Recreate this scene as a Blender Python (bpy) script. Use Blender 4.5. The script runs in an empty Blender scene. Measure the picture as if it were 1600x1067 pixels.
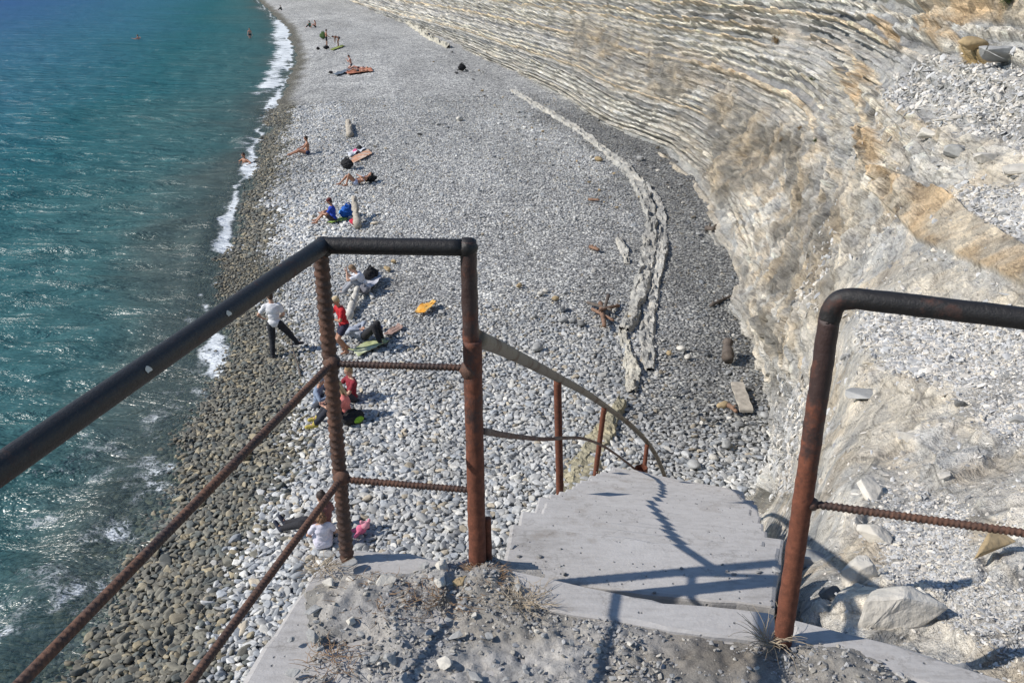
import bpy, bmesh, math, random
import numpy as np
from mathutils import Vector, Matrix, Euler
random.seed(7); RNG = np.random.default_rng(11)
S = bpy.context.scene; C = S.collection

# ---------------------------------------------------------------- camera, sky, sun, exposure
F = 1439.0; TH = math.radians(22.6); CT, ST = math.cos(TH), math.sin(TH); EYE = 1.6
cam_d = bpy.data.cameras.new('camera'); cam = bpy.data.objects.new('camera', cam_d); C.objects.link(cam)
cam_d.sensor_width = 36; cam_d.lens = F / 1600 * 36; cam_d.clip_start = 0.05; cam_d.clip_end = 6000
cam.location = (0, 0, EYE); cam.rotation_euler = (math.pi / 2 - TH, 0, 0); S.camera = cam
SUN_EL = math.radians(37); SUN_AZ = math.radians(9)          # light travels towards +X, a little towards +Y
ldir = Vector((math.cos(SUN_EL) * math.cos(SUN_AZ), math.cos(SUN_EL) * math.sin(SUN_AZ), -math.sin(SUN_EL)))
w = bpy.data.worlds.new('World'); S.world = w; w.use_nodes = True
nt = w.node_tree; bg = nt.nodes['Background']
sky = nt.nodes.new('ShaderNodeTexSky'); sky.sky_type = 'NISHITA'; sky.sun_disc = False
sky.sun_elevation = SUN_EL; sky.sun_rotation = math.atan2(-ldir.x, -ldir.y) % (2 * math.pi)
sky.air_density = 1.0; sky.dust_density = 0.1; sky.ozone_density = 3.0
nt.links.new(sky.outputs[0], bg.inputs[0]); bg.inputs[1].default_value = 0.12
sl = bpy.data.lights.new('sun', 'SUN'); sl.energy = 4.8; sl.angle = math.radians(0.53); sl.color = (1.0, 0.94, 0.86)
so = bpy.data.objects.new('sun', sl); C.objects.link(so); so.rotation_euler = ldir.to_track_quat('-Z', 'Y').to_euler(); so.location = (-10, 0, 12)
S.view_settings.view_transform = 'Standard'; S.view_settings.look = 'None'; S.view_settings.exposure = 0.1; S.view_settings.gamma = 1
S.render.engine = 'CYCLES'
S.cycles.max_bounces = 6; S.cycles.transparent_max_bounces = 8

# ---------------------------------------------------------------- helpers
def ray(px, py):
    u = (np.asarray(px, float) - 800) / F; v = (np.asarray(py, float) - 533.5) / F
    return np.stack([u, CT - v * ST, -ST - v * CT], -1)
def at_depth(px, py, D): return ray(px, py) * np.asarray(D, float)[..., None] + np.array([0, 0, EYE])
def on_z(px, py, z):
    d = ray(px, py); t = (z - EYE) / d[..., 2]; return d * t[..., None] + np.array([0, 0, EYE])
def h3(ix, iy, iz):
    n = (ix.astype(np.int64) * 374761393 + iy.astype(np.int64) * 668265263 + iz.astype(np.int64) * 2147483647 + 12345) & 0xffffffff
    n = ((n ^ (n >> 13)) * 1274126177) & 0xffffffff; n = n ^ (n >> 16); return (n & 0xffffff) / float(0xffffff)
def vn(x, y, z=0.0):
    x, y, z = np.broadcast_arrays(np.asarray(x, float), np.asarray(y, float), np.asarray(z, float))
    X, Y, Z = np.floor(x), np.floor(y), np.floor(z); fx, fy, fz = x - X, y - Y, z - Z
    fx = fx * fx * (3 - 2 * fx); fy = fy * fy * (3 - 2 * fy); fz = fz * fz * (3 - 2 * fz)
    r = 0
    for a in (0, 1):
        for b in (0, 1):
            for c in (0, 1):
                r = r + h3(X + a, Y + b, Z + c) * (fx if a else 1 - fx) * (fy if b else 1 - fy) * (fz if c else 1 - fz)
    return r * 2 - 1
def fbm(x, y, z=0.0, o=4, g=0.5):
    r = 0; a = 1.0; f = 1.0
    for k in range(o): r = r + a * vn(x * f + 17 * k, y * f - 9 * k, z * f + 5 * k); a *= g; f *= 2.03
    return r
def vor(x, y, z):                                             # Voronoi cell id and distance to the border
    X, Y, Z = np.floor(x), np.floor(y), np.floor(z); d1 = np.full(x.shape, 9.); d2 = np.full(x.shape, 9.); cid = np.zeros(x.shape)
    for a in (-1, 0, 1):
        for b in (-1, 0, 1):
            for c in (-1, 0, 1):
                i, j, k = X + a, Y + b, Z + c; d = (i + h3(i, j, k) - x) ** 2 + (j + h3(i + 57, j, k) - y) ** 2 + (k + h3(i, j + 91, k) - z) ** 2
                m = d < d1; d2 = np.where(m, d1, np.minimum(d2, d)); cid = np.where(m, h3(i, j, k + 133), cid); d1 = np.where(m, d, d1)
    return cid, np.sqrt(d2) - np.sqrt(d1)
def sm(a, b, x): t = np.clip((x - a) / (b - a), 0, 1); return t * t * (3 - 2 * t)

def mesh(name, V, Fc, mat=None, smooth=False, parent=None, cols=None):
    me = bpy.data.meshes.new(name); V = np.asarray(V, float)
    me.from_pydata([tuple(v) for v in V] if len(V) < 20000 else V.tolist(), [], Fc if isinstance(Fc, list) else Fc.tolist()); me.update()
    if smooth: me.polygons.foreach_set('use_smooth', [True] * len(me.polygons))
    if cols:
        for k, a in cols.items():
            a = np.asarray(a, np.float32)
            if a.ndim == 1: t = me.attributes.new(k, 'FLOAT', 'POINT'); t.data.foreach_set('value', a)
            else: t = me.attributes.new(k, 'FLOAT_COLOR', 'POINT'); t.data.foreach_set('color', np.c_[a, np.ones(len(a), np.float32)].ravel())
    o = bpy.data.objects.new(name, me); C.objects.link(o)
    if mat: me.materials.append(mat)
    if parent: o.parent = parent
    return o
def bmo(name, bm, mat=None, smooth=False, parent=None):
    me = bpy.data.meshes.new(name); bm.to_mesh(me); bm.free()
    if smooth: me.polygons.foreach_set('use_smooth', [True] * len(me.polygons))
    o = bpy.data.objects.new(name, me); C.objects.link(o)
    if mat: me.materials.append(mat)
    if parent: o.parent = parent
    return o
def tag(o, label=None, cat=None, group=None, kind=None):
    if label: o['label'] = label
    if cat: o['category'] = cat
    if group: o['group'] = group
    if kind: o['kind'] = kind
    return o
def empty(name, loc, rz=0):
    o = bpy.data.objects.new(name, None); C.objects.link(o); o.location = loc; o.rotation_euler = (0, 0, rz); o.empty_display_size = .1; return o
def gridfaces(nr, nc):
    i = np.arange(nr - 1)[:, None] * nc + np.arange(nc - 1)[None, :]
    return np.stack([i, i + 1, i + nc + 1, i + nc], -1).reshape(-1, 4)

class MB:                                                     # small mesh collector
    def __init__(s): s.V = []; s.F = []
    def add(s, V, Fc):
        n = len(s.V); s.V += [tuple(v) for v in V]; s.F += [tuple(n + i for i in f) for f in Fc]; return s
    def tube(s, pts, r, seg=12, rib=None, lump=0.0, closed=True):
        pts = [Vector(p) for p in pts]; n = len(pts); rs = r if hasattr(r, '__len__') else [r] * n
        up = Vector((0, 0, 1)); V = []; L = 0
        t0 = (pts[1] - pts[0]).normalized(); a = t0.orthogonal().normalized()
        for i, p in enumerate(pts):
            t = (pts[min(i + 1, n - 1)] - pts[max(i - 1, 0)]).normalized()
            a = (a - t * a.dot(t)).normalized(); b = t.cross(a)
            if i: L += (p - pts[i - 1]).length
            for k in range(seg):
                th = 2 * math.pi * k / seg; rr = rs[i]
                if rib:
                    ph = (L / rib + th / math.pi * .5) % 1.0
                    rr += rs[i] * (.24 if rib < .02 else .17) * (1 if ph < .38 and abs(math.cos(th)) > .2 else 0)
                    if abs(math.cos(th)) < .15: rr += rs[i] * .12
                if lump: rr += lump * float(vn(p.x * 45 + math.cos(th) * 1.5, p.y * 45 + math.sin(th) * 1.5, p.z * 45))
                V.append(p + (a * math.cos(th) + b * math.sin(th)) * rr)
        Fc = [(i * seg + k, i * seg + (k + 1) % seg, (i + 1) * seg + (k + 1) % seg, (i + 1) * seg + k) for i in range(n - 1) for k in range(seg)]
        if closed: Fc += [tuple(range(seg - 1, -1, -1)), tuple((n - 1) * seg + k for k in range(seg))]
        return s.add(V, Fc)
    def build(s, name, mat=None, parent=None, smooth=True):
        return mesh(name, s.V, s.F, mat, smooth, parent)
def dens(pts, step):
    out = []; pts = [Vector(p) for p in pts]
    for a, b in zip(pts, pts[1:]):
        n = max(1, int((b - a).length / step)); out += [a.lerp(b, i / n) for i in range(n)]
    return out + [pts[-1]]
def smoothline(pts, n=8):                                     # Catmull-Rom
    P = [Vector(p) for p in pts]; P = [P[0] * 2 - P[1]] + P + [P[-1] * 2 - P[-2]]; out = []
    for i in range(1, len(P) - 2):
        for k in range(n):
            t = k / n; a, b, c, d = P[i - 1:i + 3]
            out.append(.5 * ((2 * b) + (c - a) * t + (2 * a - 5 * b + 4 * c - d) * t * t + (3 * b - a - 3 * c + d) * t ** 3))
    return out + [P[-2]]

# ---------------------------------------------------------------- materials
def newmat(name):
    m = bpy.data.materials.new(name); m.use_nodes = True; t = m.node_tree; return m, t, t.nodes['Principled BSDF']
def N(t, ty, **k):
    n = t.nodes.new(ty)
    for a, b in k.items():
        if a in n.inputs.keys(): n.inputs[a].default_value = b
        else: setattr(n, a, b)
    return n
def ramp(t, src, stops):
    r = t.nodes.new('ShaderNodeValToRGB'); e = r.color_ramp.elements
    while len(e) < len(stops): e.new(.5)
    for i, (p, c) in enumerate(stops): e[i].position = p; e[i].color = (*c, 1) if len(c) == 3 else c
    t.links.new(src, r.inputs[0]); return r.outputs[0]
def mix(t, f, a, b, mode='MIX'):
    m = t.nodes.new('ShaderNodeMix'); m.data_type = 'RGBA'; m.blend_type = mode
    for s, v in ((m.inputs[0], f), (m.inputs[6], a), (m.inputs[7], b)):
        if hasattr(v, 'links') or isinstance(v, bpy.types.NodeSocket): t.links.new(v, s)
        elif isinstance(v, (int, float)): s.default_value = v
        else: s.default_value = (*v, 1)
    return m.outputs[2]
def coord(t, kind='Object'): return t.nodes.new('ShaderNodeTexCoord').outputs[kind]
def noise(t, vec, scale, detail=4, rough=.55, dist=0):
    n = N(t, 'ShaderNodeTexNoise', Scale=scale, Detail=detail, Roughness=rough, Distortion=dist)
    if vec: t.links.new(vec, n.inputs['Vector'])
    return n.outputs[0]
def bump(t, h, strength, dist, prev=None):
    b = N(t, 'ShaderNodeBump', Strength=strength, Distance=dist); t.links.new(h, b.inputs['Height'])
    if prev: t.links.new(prev, b.inputs['Normal'])
    return b.outputs[0]
def geo_pos(t): return t.nodes.new('ShaderNodeNewGeometry').outputs['Position']
def mathn(t, op, a, b=0.0, clamp=False):
    m = t.nodes.new('ShaderNodeMath'); m.operation = op; m.use_clamp = clamp
    for s, v in zip(m.inputs, (a, b)):
        if isinstance(v, bpy.types.NodeSocket): t.links.new(v, s)
        else: s.default_value = v
    return m.outputs[0]

def simple(name, col, rough=.75, var=.25, scale=12, bmp=.3, bdist=.004, metal=0):
    m, t, p = newmat(name); v = coord(t); n = noise(t, v, scale, 5)
    c = ramp(t, n, [(.3, tuple(x * (1 - var) for x in col)), (.7, tuple(min(1, x * (1 + var)) for x in col))])
    t.links.new(c, p.inputs['Base Color']); p.inputs['Roughness'].default_value = rough; p.inputs['Metallic'].default_value = metal
    t.links.new(bump(t, noise(t, v, scale * 4, 4), bmp, bdist), p.inputs['Normal']); return m

def zz_(t, g):
    x = t.nodes.new('ShaderNodeSeparateXYZ'); t.links.new(g, x.inputs[0]); return mathn(t, 'MAXIMUM', x.outputs[2], 0.0)
def rust_mat(name, dark, amount, rustc=(.12, .046, .028), hz=0.0):
    m, t, p = newmat(name); g = geo_pos(t)
    a = noise(t, g, 7, 7, .72); b = noise(t, g, 60, 6, .7); c = noise(t, g, 220, 3, .6)
    rc = ramp(t, b, [(.25, tuple(x * .55 for x in rustc)), (.5, rustc), (.8, tuple(min(1, x * 1.7) for x in rustc))])
    f = ramp(t, mathn(t, 'ADD', mathn(t, 'ADD', mathn(t, 'MULTIPLY', a, .85), mathn(t, 'MULTIPLY', mathn(t, 'SUBTRACT', .55, zz_(t, g)), hz)), mathn(t, 'MULTIPLY', b, .2)), [(max(0, .62 - amount * .3), (0, 0, 0)), (min(1, .70 - amount * .3 + .04), (1, 1, 1))])
    col = mix(t, f, mix(t, b, dark, tuple(x * 1.8 for x in dark)), rc)
    spk = ramp(t, c, [(.70, (0, 0, 0)), (.76, (1, 1, 1))])
    col = mix(t, mathn(t, 'MULTIPLY', spk, .35), col, (.3, .17, .10))
    t.links.new(col, p.inputs['Base Color'])
    ro = ramp(t, f, [(0, (.55,) * 3), (1, (.9,) * 3)]); t.links.new(ro, p.inputs['Roughness'])
    t.links.new(bump(t, c, .5, .0015, bump(t, b, .6, .004)), p.inputs['Normal']); return m
M_RAIL = rust_mat('black_paint_rail', (.009, .008, .008), .16, (.065, .028, .02))
M_RUST = rust_mat('rusty_pipe', (.030, .016, .014), .62, (.135, .045, .024), .45)
M_REBAR = rust_mat('rusty_rebar', (.035, .02, .016), .55, (.115, .058, .038))
M_OLD = rust_mat('weathered_handrail', (.085, .072, .05), .25, (.10, .055, .03))

def concrete():
    m, t, p = newmat('weathered_concrete'); g = geo_pos(t)
    mp = N(t, 'ShaderNodeMapping'); t.links.new(g, mp.inputs[0]); mp.inputs['Scale'].default_value = (1, 3.5, 1); mp.inputs['Rotation'].default_value = (0, 0, .12)
    a = noise(t, g, 2.2, 6, .6); b = noise(t, mp.outputs[0], 16, 6, .65); c = noise(t, g, 90, 4, .6)
    col = ramp(t, mathn(t, 'ADD', mathn(t, 'MULTIPLY', a, .45), mathn(t, 'MULTIPLY', b, .55)), [(.30, (.28, .265, .25)), (.48, (.40, .385, .37)), (.68, (.47, .455, .44))])
    st = ramp(t, noise(t, g, 4, 6, .75), [(.56, (0, 0, 0)), (.70, (1, 1, 1))])
    col = mix(t, mathn(t, 'MULTIPLY', st, .5), col, (.19, .155, .12))
    v = N(t, 'ShaderNodeTexVoronoi', Scale=26.0); t.links.new(g, v.inputs['Vector'])
    vc = N(t, 'ShaderNodeTexVoronoi', Scale=1.7, feature='DISTANCE_TO_EDGE'); ad_ = t.nodes.new('ShaderNodeVectorMath'); ad_.operation = 'MULTIPLY_ADD'; nz_ = N(t, 'ShaderNodeTexNoise', Scale=4.0, Detail=6.0, Roughness=.7); t.links.new(g, nz_.inputs['Vector'])
    t.links.new(nz_.outputs['Color'], ad_.inputs[0]); ad_.inputs[1].default_value = (.5, .5, .5); t.links.new(g, ad_.inputs[2]); t.links.new(ad_.outputs[0], vc.inputs['Vector'])
    ck = ramp(t, vc.outputs['Distance'], [(0, (.25, .23, .2)), (.006, (.5, .48, .45)), (.014, (1, 1, 1))]); col = mix(t, .28, col, mix(t, 1.0, col, ck, 'MULTIPLY'))
    pit = ramp(t, v.outputs['Distance'], [(.04, (0, 0, 0)), (.13, (1, 1, 1))])
    col = mix(t, .6, col, mix(t, 1.0, col, pit, 'MULTIPLY'))
    t.links.new(col, p.inputs['Base Color']); p.inputs['Roughness'].default_value = .9
    t.links.new(bump(t, c, .4, .003, bump(t, b, .5, .006, bump(t, pit, .6, .006))), p.inputs['Normal']); return m
M_CONC = concrete()

def attr_rock(name, attr='col', bs=1.0, amp=1.0):
    m, t, p = newmat(name); g = geo_pos(t)
    a = N(t, 'ShaderNodeAttribute', attribute_name=attr)
    n1 = noise(t, g, 3.5 * bs, 8, .68); n2 = noise(t, g, 22 * bs, 6, .65)
    v = N(t, 'ShaderNodeTexVoronoi', Scale=9.0 * bs, feature='DISTANCE_TO_EDGE')
    wv = t.nodes.new('ShaderNodeVectorMath'); wv.operation = 'ADD'; t.links.new(g, wv.inputs[0])
    nn = N(t, 'ShaderNodeTexNoise', Scale=5.0 * bs, Detail=4.0); t.links.new(g, nn.inputs['Vector'])
    sc = t.nodes.new('ShaderNodeVectorMath'); sc.operation = 'SCALE'; sc.inputs['Scale'].default_value = .22 / bs; t.links.new(nn.outputs['Color'], sc.inputs[0]); t.links.new(sc.outputs[0], wv.inputs[1])
    mp = N(t, 'ShaderNodeMapping'); t.links.new(wv.outputs[0], mp.inputs[0]); mp.inputs['Scale'].default_value = (1, 1, 2.6)
    t.links.new(mp.outputs[0], v.inputs['Vector'])
    cr = ramp(t, v.outputs['Distance'], [(0, (.42, .40, .38)), (.07, (1, 1, 1))])
    br = ramp(t, mathn(t, 'ADD', mathn(t, 'MULTIPLY', n1, .5), mathn(t, 'MULTIPLY', n2, .5)), [(.32, (.58, .57, .57)), (.5, (1, 1, 1)), (.68, (1.28, 1.26, 1.22))])
    msk = ramp(t, noise(t, g, 1.1 * bs, 3), [(.42, (0, 0, 0)), (.58, (1, 1, 1))])
    s1 = N(t, 'ShaderNodeMapping'); t.links.new(g, s1.inputs[0]); s1.inputs['Scale'].default_value = (.22, .22, 5.5); s1.inputs['Rotation'].default_value = (.02, -.03, 0)
    st = noise(t, s1.outputs[0], 1.0 if bs == 1 else .01, 7, .72, .12)
    sr = ramp(t, st, [(.36, (.5, .5, .51)), (.44, (1, 1, 1)), (.51, (.78, .78, .78)), (.57, (1.18, 1.16, 1.12)), (.66, (.84, .84, .84))])
    s2 = N(t, 'ShaderNodeMapping'); t.links.new(wv.outputs[0], s2.inputs[0]); s2.inputs['Scale'].default_value = (.9, .9, 3.2)
    v3 = N(t, 'ShaderNodeTexVoronoi', Scale=1.6 * bs); t.links.new(s2.outputs[0], v3.inputs['Vector'])
    sp3 = t.nodes.new('ShaderNodeSeparateColor'); t.links.new(v3.outputs['Color'], sp3.inputs[0])
    bk = ramp(t, sp3.outputs[0], [(0, (.78, .79, .80)), (.5, (1, 1, 1)), (1, (1.16, 1.13, 1.08))])
    col = mix(t, 1.0, a.outputs['Color'], br, 'MULTIPLY'); col = mix(t, .9, col, mix(t, 1.0, col, sr, 'MULTIPLY')); col = mix(t, 1.0, col, bk, 'MULTIPLY')
    col = mix(t, mathn(t, 'MULTIPLY', msk, .5), col, mix(t, 1.0, col, cr, 'MULTIPLY'))
    t.links.new(col, p.inputs['Base Color']); p.inputs['Roughness'].default_value = .95; p.inputs['Specular IOR Level'].default_value = .2
    t.links.new(bump(t, n2, .8 * amp, .025 / bs, bump(t, n1, .9 * amp, .12 / bs, bump(t, st, .9 * amp, .16 / bs, bump(t, sp3.outputs[0], .5 * amp, .05 / bs)))), p.inputs['Normal']); return m
M_CLIFF = attr_rock('layered_marl_rock')

def inst_mat(name, rough=.75):
    m, t, p = newmat(name); a = N(t, 'ShaderNodeAttribute', attribute_name='tint'); a.attribute_type = 'INSTANCER'
    v = coord(t); n = noise(t, v, 1.6, 5, .65)
    br = ramp(t, n, [(.3, (.72, .72, .72)), (.7, (1.22, 1.2, 1.17))])
    t.links.new(mix(t, 1.0, a.outputs['Color'], br, 'MULTIPLY'), p.inputs['Base Color']); p.inputs['Roughness'].default_value = rough
    p.inputs['Specular IOR Level'].default_value = .35
    return m
M_PEB = inst_mat('beach_pebble'); M_CHIP = inst_mat('shale_chip', .9)

def stone_mat(name, col):
    return simple(name, col, .85, .28, 5, .6, .02)
M_STONE_G = stone_mat('grey_stone', (.31, .31, .30)); M_STONE_W = stone_mat('pale_stone', (.54, .51, .45)); M_STONE_Y = stone_mat('ochre_stone', (.36, .27, .15)); M_STONE_D = stone_mat('dark_stone', (.14, .14, .135))
M_DRIFT = simple('driftwood', (.38, .34, .28), .85, .3, 9, .6, .01); M_WOODR = simple('reddish_wood', (.19, .11, .07), .8, .35, 10, .5, .01); M_WOODD = simple('dark_wood', (.10, .08, .065), .8, .35, 10, .5, .01)

# ---------------------------------------------------------------- beach shape
WL = [(400, -10), (403, 0), (450, 45), (462, 95), (440, 150), (425, 190), (410, 250), (385, 330), (372, 400), (352, 500), (345, 580), (325, 660), (285, 760), (225, 880), (180, 960), (110, 1080)]
wlp = np.array([on_z(x, y, -7.6)[:2] for x, y in WL]); wlp = wlp[np.argsort(wlp[:, 1])]
wlp = np.vstack([[wlp[0, 0] - .6, 4.0], [wlp[0, 0] - .1, 8.0], wlp, [-130, 420], [-400, 1200]])
def xw(y): return np.interp(y, wlp[:, 1], wlp[:, 0])
def zb(x, y):
    d = np.asarray(x, float) - xw(y)
    up = .15 * np.clip(d, 0, 3) + .07 * np.clip(d - 3, 0, 5) + .02 * np.clip(d - 8, 0, 40)
    dn = .13 * np.clip(d, -40, 0)
    return -7.6 + np.where(d > 0, up, dn)
def ground(px, py, off=0.0):
    p = on_z(px, py, -7.0 + off)
    for _ in range(25): p = on_z(px, py, zb(p[..., 0], p[..., 1]) * .7 + p[..., 2] * .3 + off * .7 - off * 0.0) if off == 0 else on_z(px, py, zb(p[..., 0], p[..., 1]) + off)
    return p

FOOT = [(470, -52), (510, -25), (545, 0), (640, 40), (700, 62), (765, 95), (830, 125), (880, 155), (950, 200), (1040, 240), (1085, 285), (1115, 340), (1140, 420), (1155, 500), (1185, 570), (1215, 640), (1215, 700), (1190, 770), (1150, 800)]
fp = np.array([ground(x, y) for x, y in FOOT]); order = np.argsort(fp[:, 1]); fpy = fp[order]
def xfoot(y): return np.interp(y, fpy[:, 1], fpy[:, 0])

def make_beach():
    ys = np.concatenate([np.linspace(3, 14, 60), np.geomspace(14.05, 900, 460)])
    s = np.concatenate([-np.geomspace(60, .3, 45), np.linspace(-.25, 1, 270), 1 + np.geomspace(.01, 3, 25)])
    Y = np.repeat(ys[:, None], len(s), 1); W = np.clip(xfoot(ys) - xw(ys), 6, 60)[:, None]; W = np.where(Y < 13, 14, W)
    X = xw(ys)[:, None] + np.where(s < 0, s[None] * 10, s[None] * W)
    Z = zb(X, Y); Z += .05 * fbm(X * .35, Y * .35, 0, 3) + .02 * fbm(X * 2.5, Y * 2.5, 3, 3)
    d = X - xw(Y)
    Z = np.where(Z > -7.66, Z, Z)
    # patches: 0 pale pebble, 1 dark shale gravel near the foot of the cliff
    toc = (xfoot(Y) - X); drk = .68 * sm(4.4, 1.2, toc + 1.3 * fbm(X * .5, Y * .25, 2, 4)) * sm(75, 40, Y)
    wet = sm(1.8, .5, d + .35 * fbm(X * .8, Y * .5, 7, 3))
    base = np.array([.42, .42, .41])[None, None] * (1 + .16 * fbm(d * .4, Y * .1, 9, 5) + .08 * fbm(X * .6, Y * .6, 3, 3))[..., None]
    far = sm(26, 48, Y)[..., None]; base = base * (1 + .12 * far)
    base = base * (1 - drk[..., None]) + np.array([.135, .135, .125]) * drk[..., None]
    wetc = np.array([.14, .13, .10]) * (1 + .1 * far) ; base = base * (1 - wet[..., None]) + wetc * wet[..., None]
    m, t, p = newmat('pebble_ground'); g = geo_pos(t); a = N(t, 'ShaderNodeAttribute', attribute_name='col')
    v = N(t, 'ShaderNodeTexVoronoi', Scale=11.0); t.links.new(g, v.inputs['Vector'])
    v2 = N(t, 'ShaderNodeTexVoronoi', Scale=3.1); t.links.new(g, v2.inputs['Vector'])
    sep = t.nodes.new('ShaderNodeSeparateColor'); t.links.new(v.outputs['Color'], sep.inputs[0])
    sep2 = t.nodes.new('ShaderNodeSeparateColor'); t.links.new(v2.outputs['Color'], sep2.inputs[0])
    br = ramp(t, sep.outputs[0], [(0, (.42, .42, .44)), (.5, (.9, .9, .9)), (1, (1.6, 1.58, 1.52))])
    br2 = ramp(t, sep2.outputs[0], [(0, (.75, .75, .76)), (1, (1.22, 1.22, 1.2))])
    col = mix(t, 1.0, mix(t, 1.0, a.outputs['Color'], br, 'MULTIPLY'), br2, 'MULTIPLY')
    gap = ramp(t, v.outputs['Distance'], [(.45, (1, 1, 1)), (.75, (.35, .35, .35))]); col = mix(t, 1.0, col, gap, 'MULTIPLY')
    t.links.new(col, p.inputs['Base Color']); p.inputs['Roughness'].default_value = .9
    inv = mathn(t, 'SUBTRACT', 1.0, v.outputs['Distance']); t.links.new(bump(t, inv, .8, .07, bump(t, noise(t, g, 30, 3), .5, .02)), p.inputs['Normal'])
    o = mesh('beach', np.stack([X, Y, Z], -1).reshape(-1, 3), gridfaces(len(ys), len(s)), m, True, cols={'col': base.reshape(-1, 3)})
    tag(o, 'shelving grey pebble beach between the sea and the cliff', 'beach', kind='structure')
make_beach()

# ---------------------------------------------------------------- sea
def make_sea():
    px = np.concatenate([np.linspace(-900, -60, 70), np.linspace(-55, 570, 260)]); py = np.concatenate([np.linspace(-65, -20, 40), np.linspace(-18, 1130, 420), np.linspace(1140, 1700, 30)])
    PX, PY = np.meshgrid(px, py); P = on_z(PX, PY, -7.6); X, Y = P[..., 0], P[..., 1]
    d = xw(Y) - X                                             # metres off the shore
    D = np.sqrt(X ** 2 + Y ** 2); fade = sm(220, 40, D)
    ca, sa = math.cos(-.28), math.sin(-.28); A = X * ca - Y * sa; B = X * sa + Y * ca
    hgt = .15 * fbm(A * .16, B * .55, 0, 3) + .06 * fbm(A * .7, B * 2.0, 4, 3)
    brk = np.exp(-((d - 1.3) / .55) ** 2) * .14 * np.clip(fbm(0 * X, Y * .22, 3, 2) + .4, 0, 1)
    Z = -7.6 + (hgt * fade) * sm(0, 3, d) + brk * fade
    Z = np.where(d < .4, -7.6 + .0 * d, Z) + .012 * fbm(X * 1.2, Y * 1.2, 8, 2) * sm(1, -1, d)
    # foam lines hugging the shore
    n1 = fbm(X * .8, Y * .45, 11, 4); n2 = fbm(X * 3.2, Y * 2.6, 5, 4)
    edge = np.exp(-((d - .35 - .35 * fbm(Y * .35, 0 * Y, 2, 3)) / .16) ** 2)
    str1 = np.clip(vn(Y * .16, 0 * Y, 31) * 1.2 + .25, 0, 1)                        # where breakers are foaming
    farb = sm(36, 60, Y)
    brkf = np.exp(-((d - .95 - .6 * fbm(Y * .22, 0 * Y, 17, 3)) / (.30 + .8 * farb)) ** 2) * np.clip(str1 * 1.1 + farb * .35, 0, 1)
    spot = 0
    for (sx, sy, rx, ry) in ((355, 345, 14, 38), (395, 262, 16, 12), (340, 560, 10, 50), (435, 165, 20, 24), (425, 120, 18, 26), (440, 60, 16, 26), (375, 400, 10, 20), (345, 390, 12, 16)):
        c = on_z(np.array(sx), np.array(sy), -7.6); e = on_z(np.array(sx), np.array(sy - ry), -7.6)
        k = (.95 if sy > 200 else .7) * (np.exp(-(((X - c[0]) - (Y - c[1]) * (xw(c[1] + 2) - xw(c[1])) / 2) / max(.4, rx / F * c[1] * 1.1)) ** 2 - ((Y - c[1]) / max(.8, abs(e[1] - c[1]))) ** 2))
        spot = np.maximum(spot, k)
    lace = sm(2.6, 1.0, np.abs(d - 1.5)) * sm(26, 14, Y) * .36
    foam = np.clip(edge * .5 * sm(17, 24, Y) + brkf * .62 * sm(20, 26, Y) + spot * .95 + lace, 0, 1.5) 
    dep = np.clip(.13 * d, -1, 50)
    m, t, p = newmat('sea_water'); g = geo_pos(t)
    ad = N(t, 'ShaderNodeAttribute', attribute_name='depth').outputs['Fac']; af = N(t, 'ShaderNodeAttribute', attribute_name='foam').outputs['Fac']
    dd = mathn(t, 'DIVIDE', ad, 7.5)
    nz = noise(t, g, .05, 4, .6)
    dd2 = mathn(t, 'ADD', dd, mathn(t, 'MULTIPLY', mathn(t, 'SUBTRACT', nz, .5), .3))
    col = ramp(t, dd2, [(0, (.085, .125, .115)), (.05, (.05, .13, .13)), (.20, (.020, .115, .130)), (.42, (.032, .135, .190)), (.75, (.035, .120, .225)), (1.0, (.035, .105, .235))])
    mp = N(t, 'ShaderNodeMapping'); t.links.new(g, mp.inputs[0]); mp.inputs['Rotation'].default_value = (0, 0, -.28); mp.inputs['Scale'].default_value = (.55, 1.7, 1)
    w1 = noise(t, mp.outputs[0], .9, 5, .62, .4); w2 = noise(t, mp.outputs[0], 3.8, 4, .6, .3); w3 = noise(t, mp.outputs[0], .22, 3, .5)
    b = bump(t, w2, .45, .05, bump(t, w1, .9, .55, bump(t, w3, .7, 1.5)))
    fnx = N(t, 'ShaderNodeTexNoise', Scale=5.5, Detail=6.0, Roughness=.68, Distortion=1.2); t.links.new(g, fnx.inputs['Vector'])
    fn = mathn(t, 'ABSOLUTE', mathn(t, 'SUBTRACT', fnx.outputs[0], .5)); fn = mathn(t, 'SUBTRACT', 1.0, mathn(t, 'MULTIPLY', fn, 5.0, False), True)
    fn2 = mathn(t, 'MULTIPLY', fn, mathn(t, 'ADD', mathn(t, 'MULTIPLY', noise(t, g, 1.4, 4, .6), 1.6), -.35, True))
    fl_ = mathn(t, 'MULTIPLY', mathn(t, 'SUBTRACT', noise(t, g, .55, 5, .7, .8), .5), 1.5)
    ff = ramp(t, mathn(t, 'ADD', mathn(t, 'ADD', af, fl_), mathn(t, 'SUBTRACT', fn2, .80)), [(.02, (0, 0, 0)), (.34, (1, 1, 1))])
    ff = mathn(t, 'MULTIPLY', ff, mathn(t, 'MULTIPLY', af, 6.0, True))
    df = N(t, 'ShaderNodeBsdfDiffuse'); t.links.new(mix(t, ff, col, (.72, .76, .78)), df.inputs[0]); t.links.new(b, df.inputs['Normal'])
    g1 = N(t, 'ShaderNodeBsdfGlossy', Roughness=.30); t.links.new(b, g1.inputs['Normal']); f1 = N(t, 'ShaderNodeFresnel', IOR=1.33); t.links.new(b, f1.inputs['Normal'])
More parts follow.
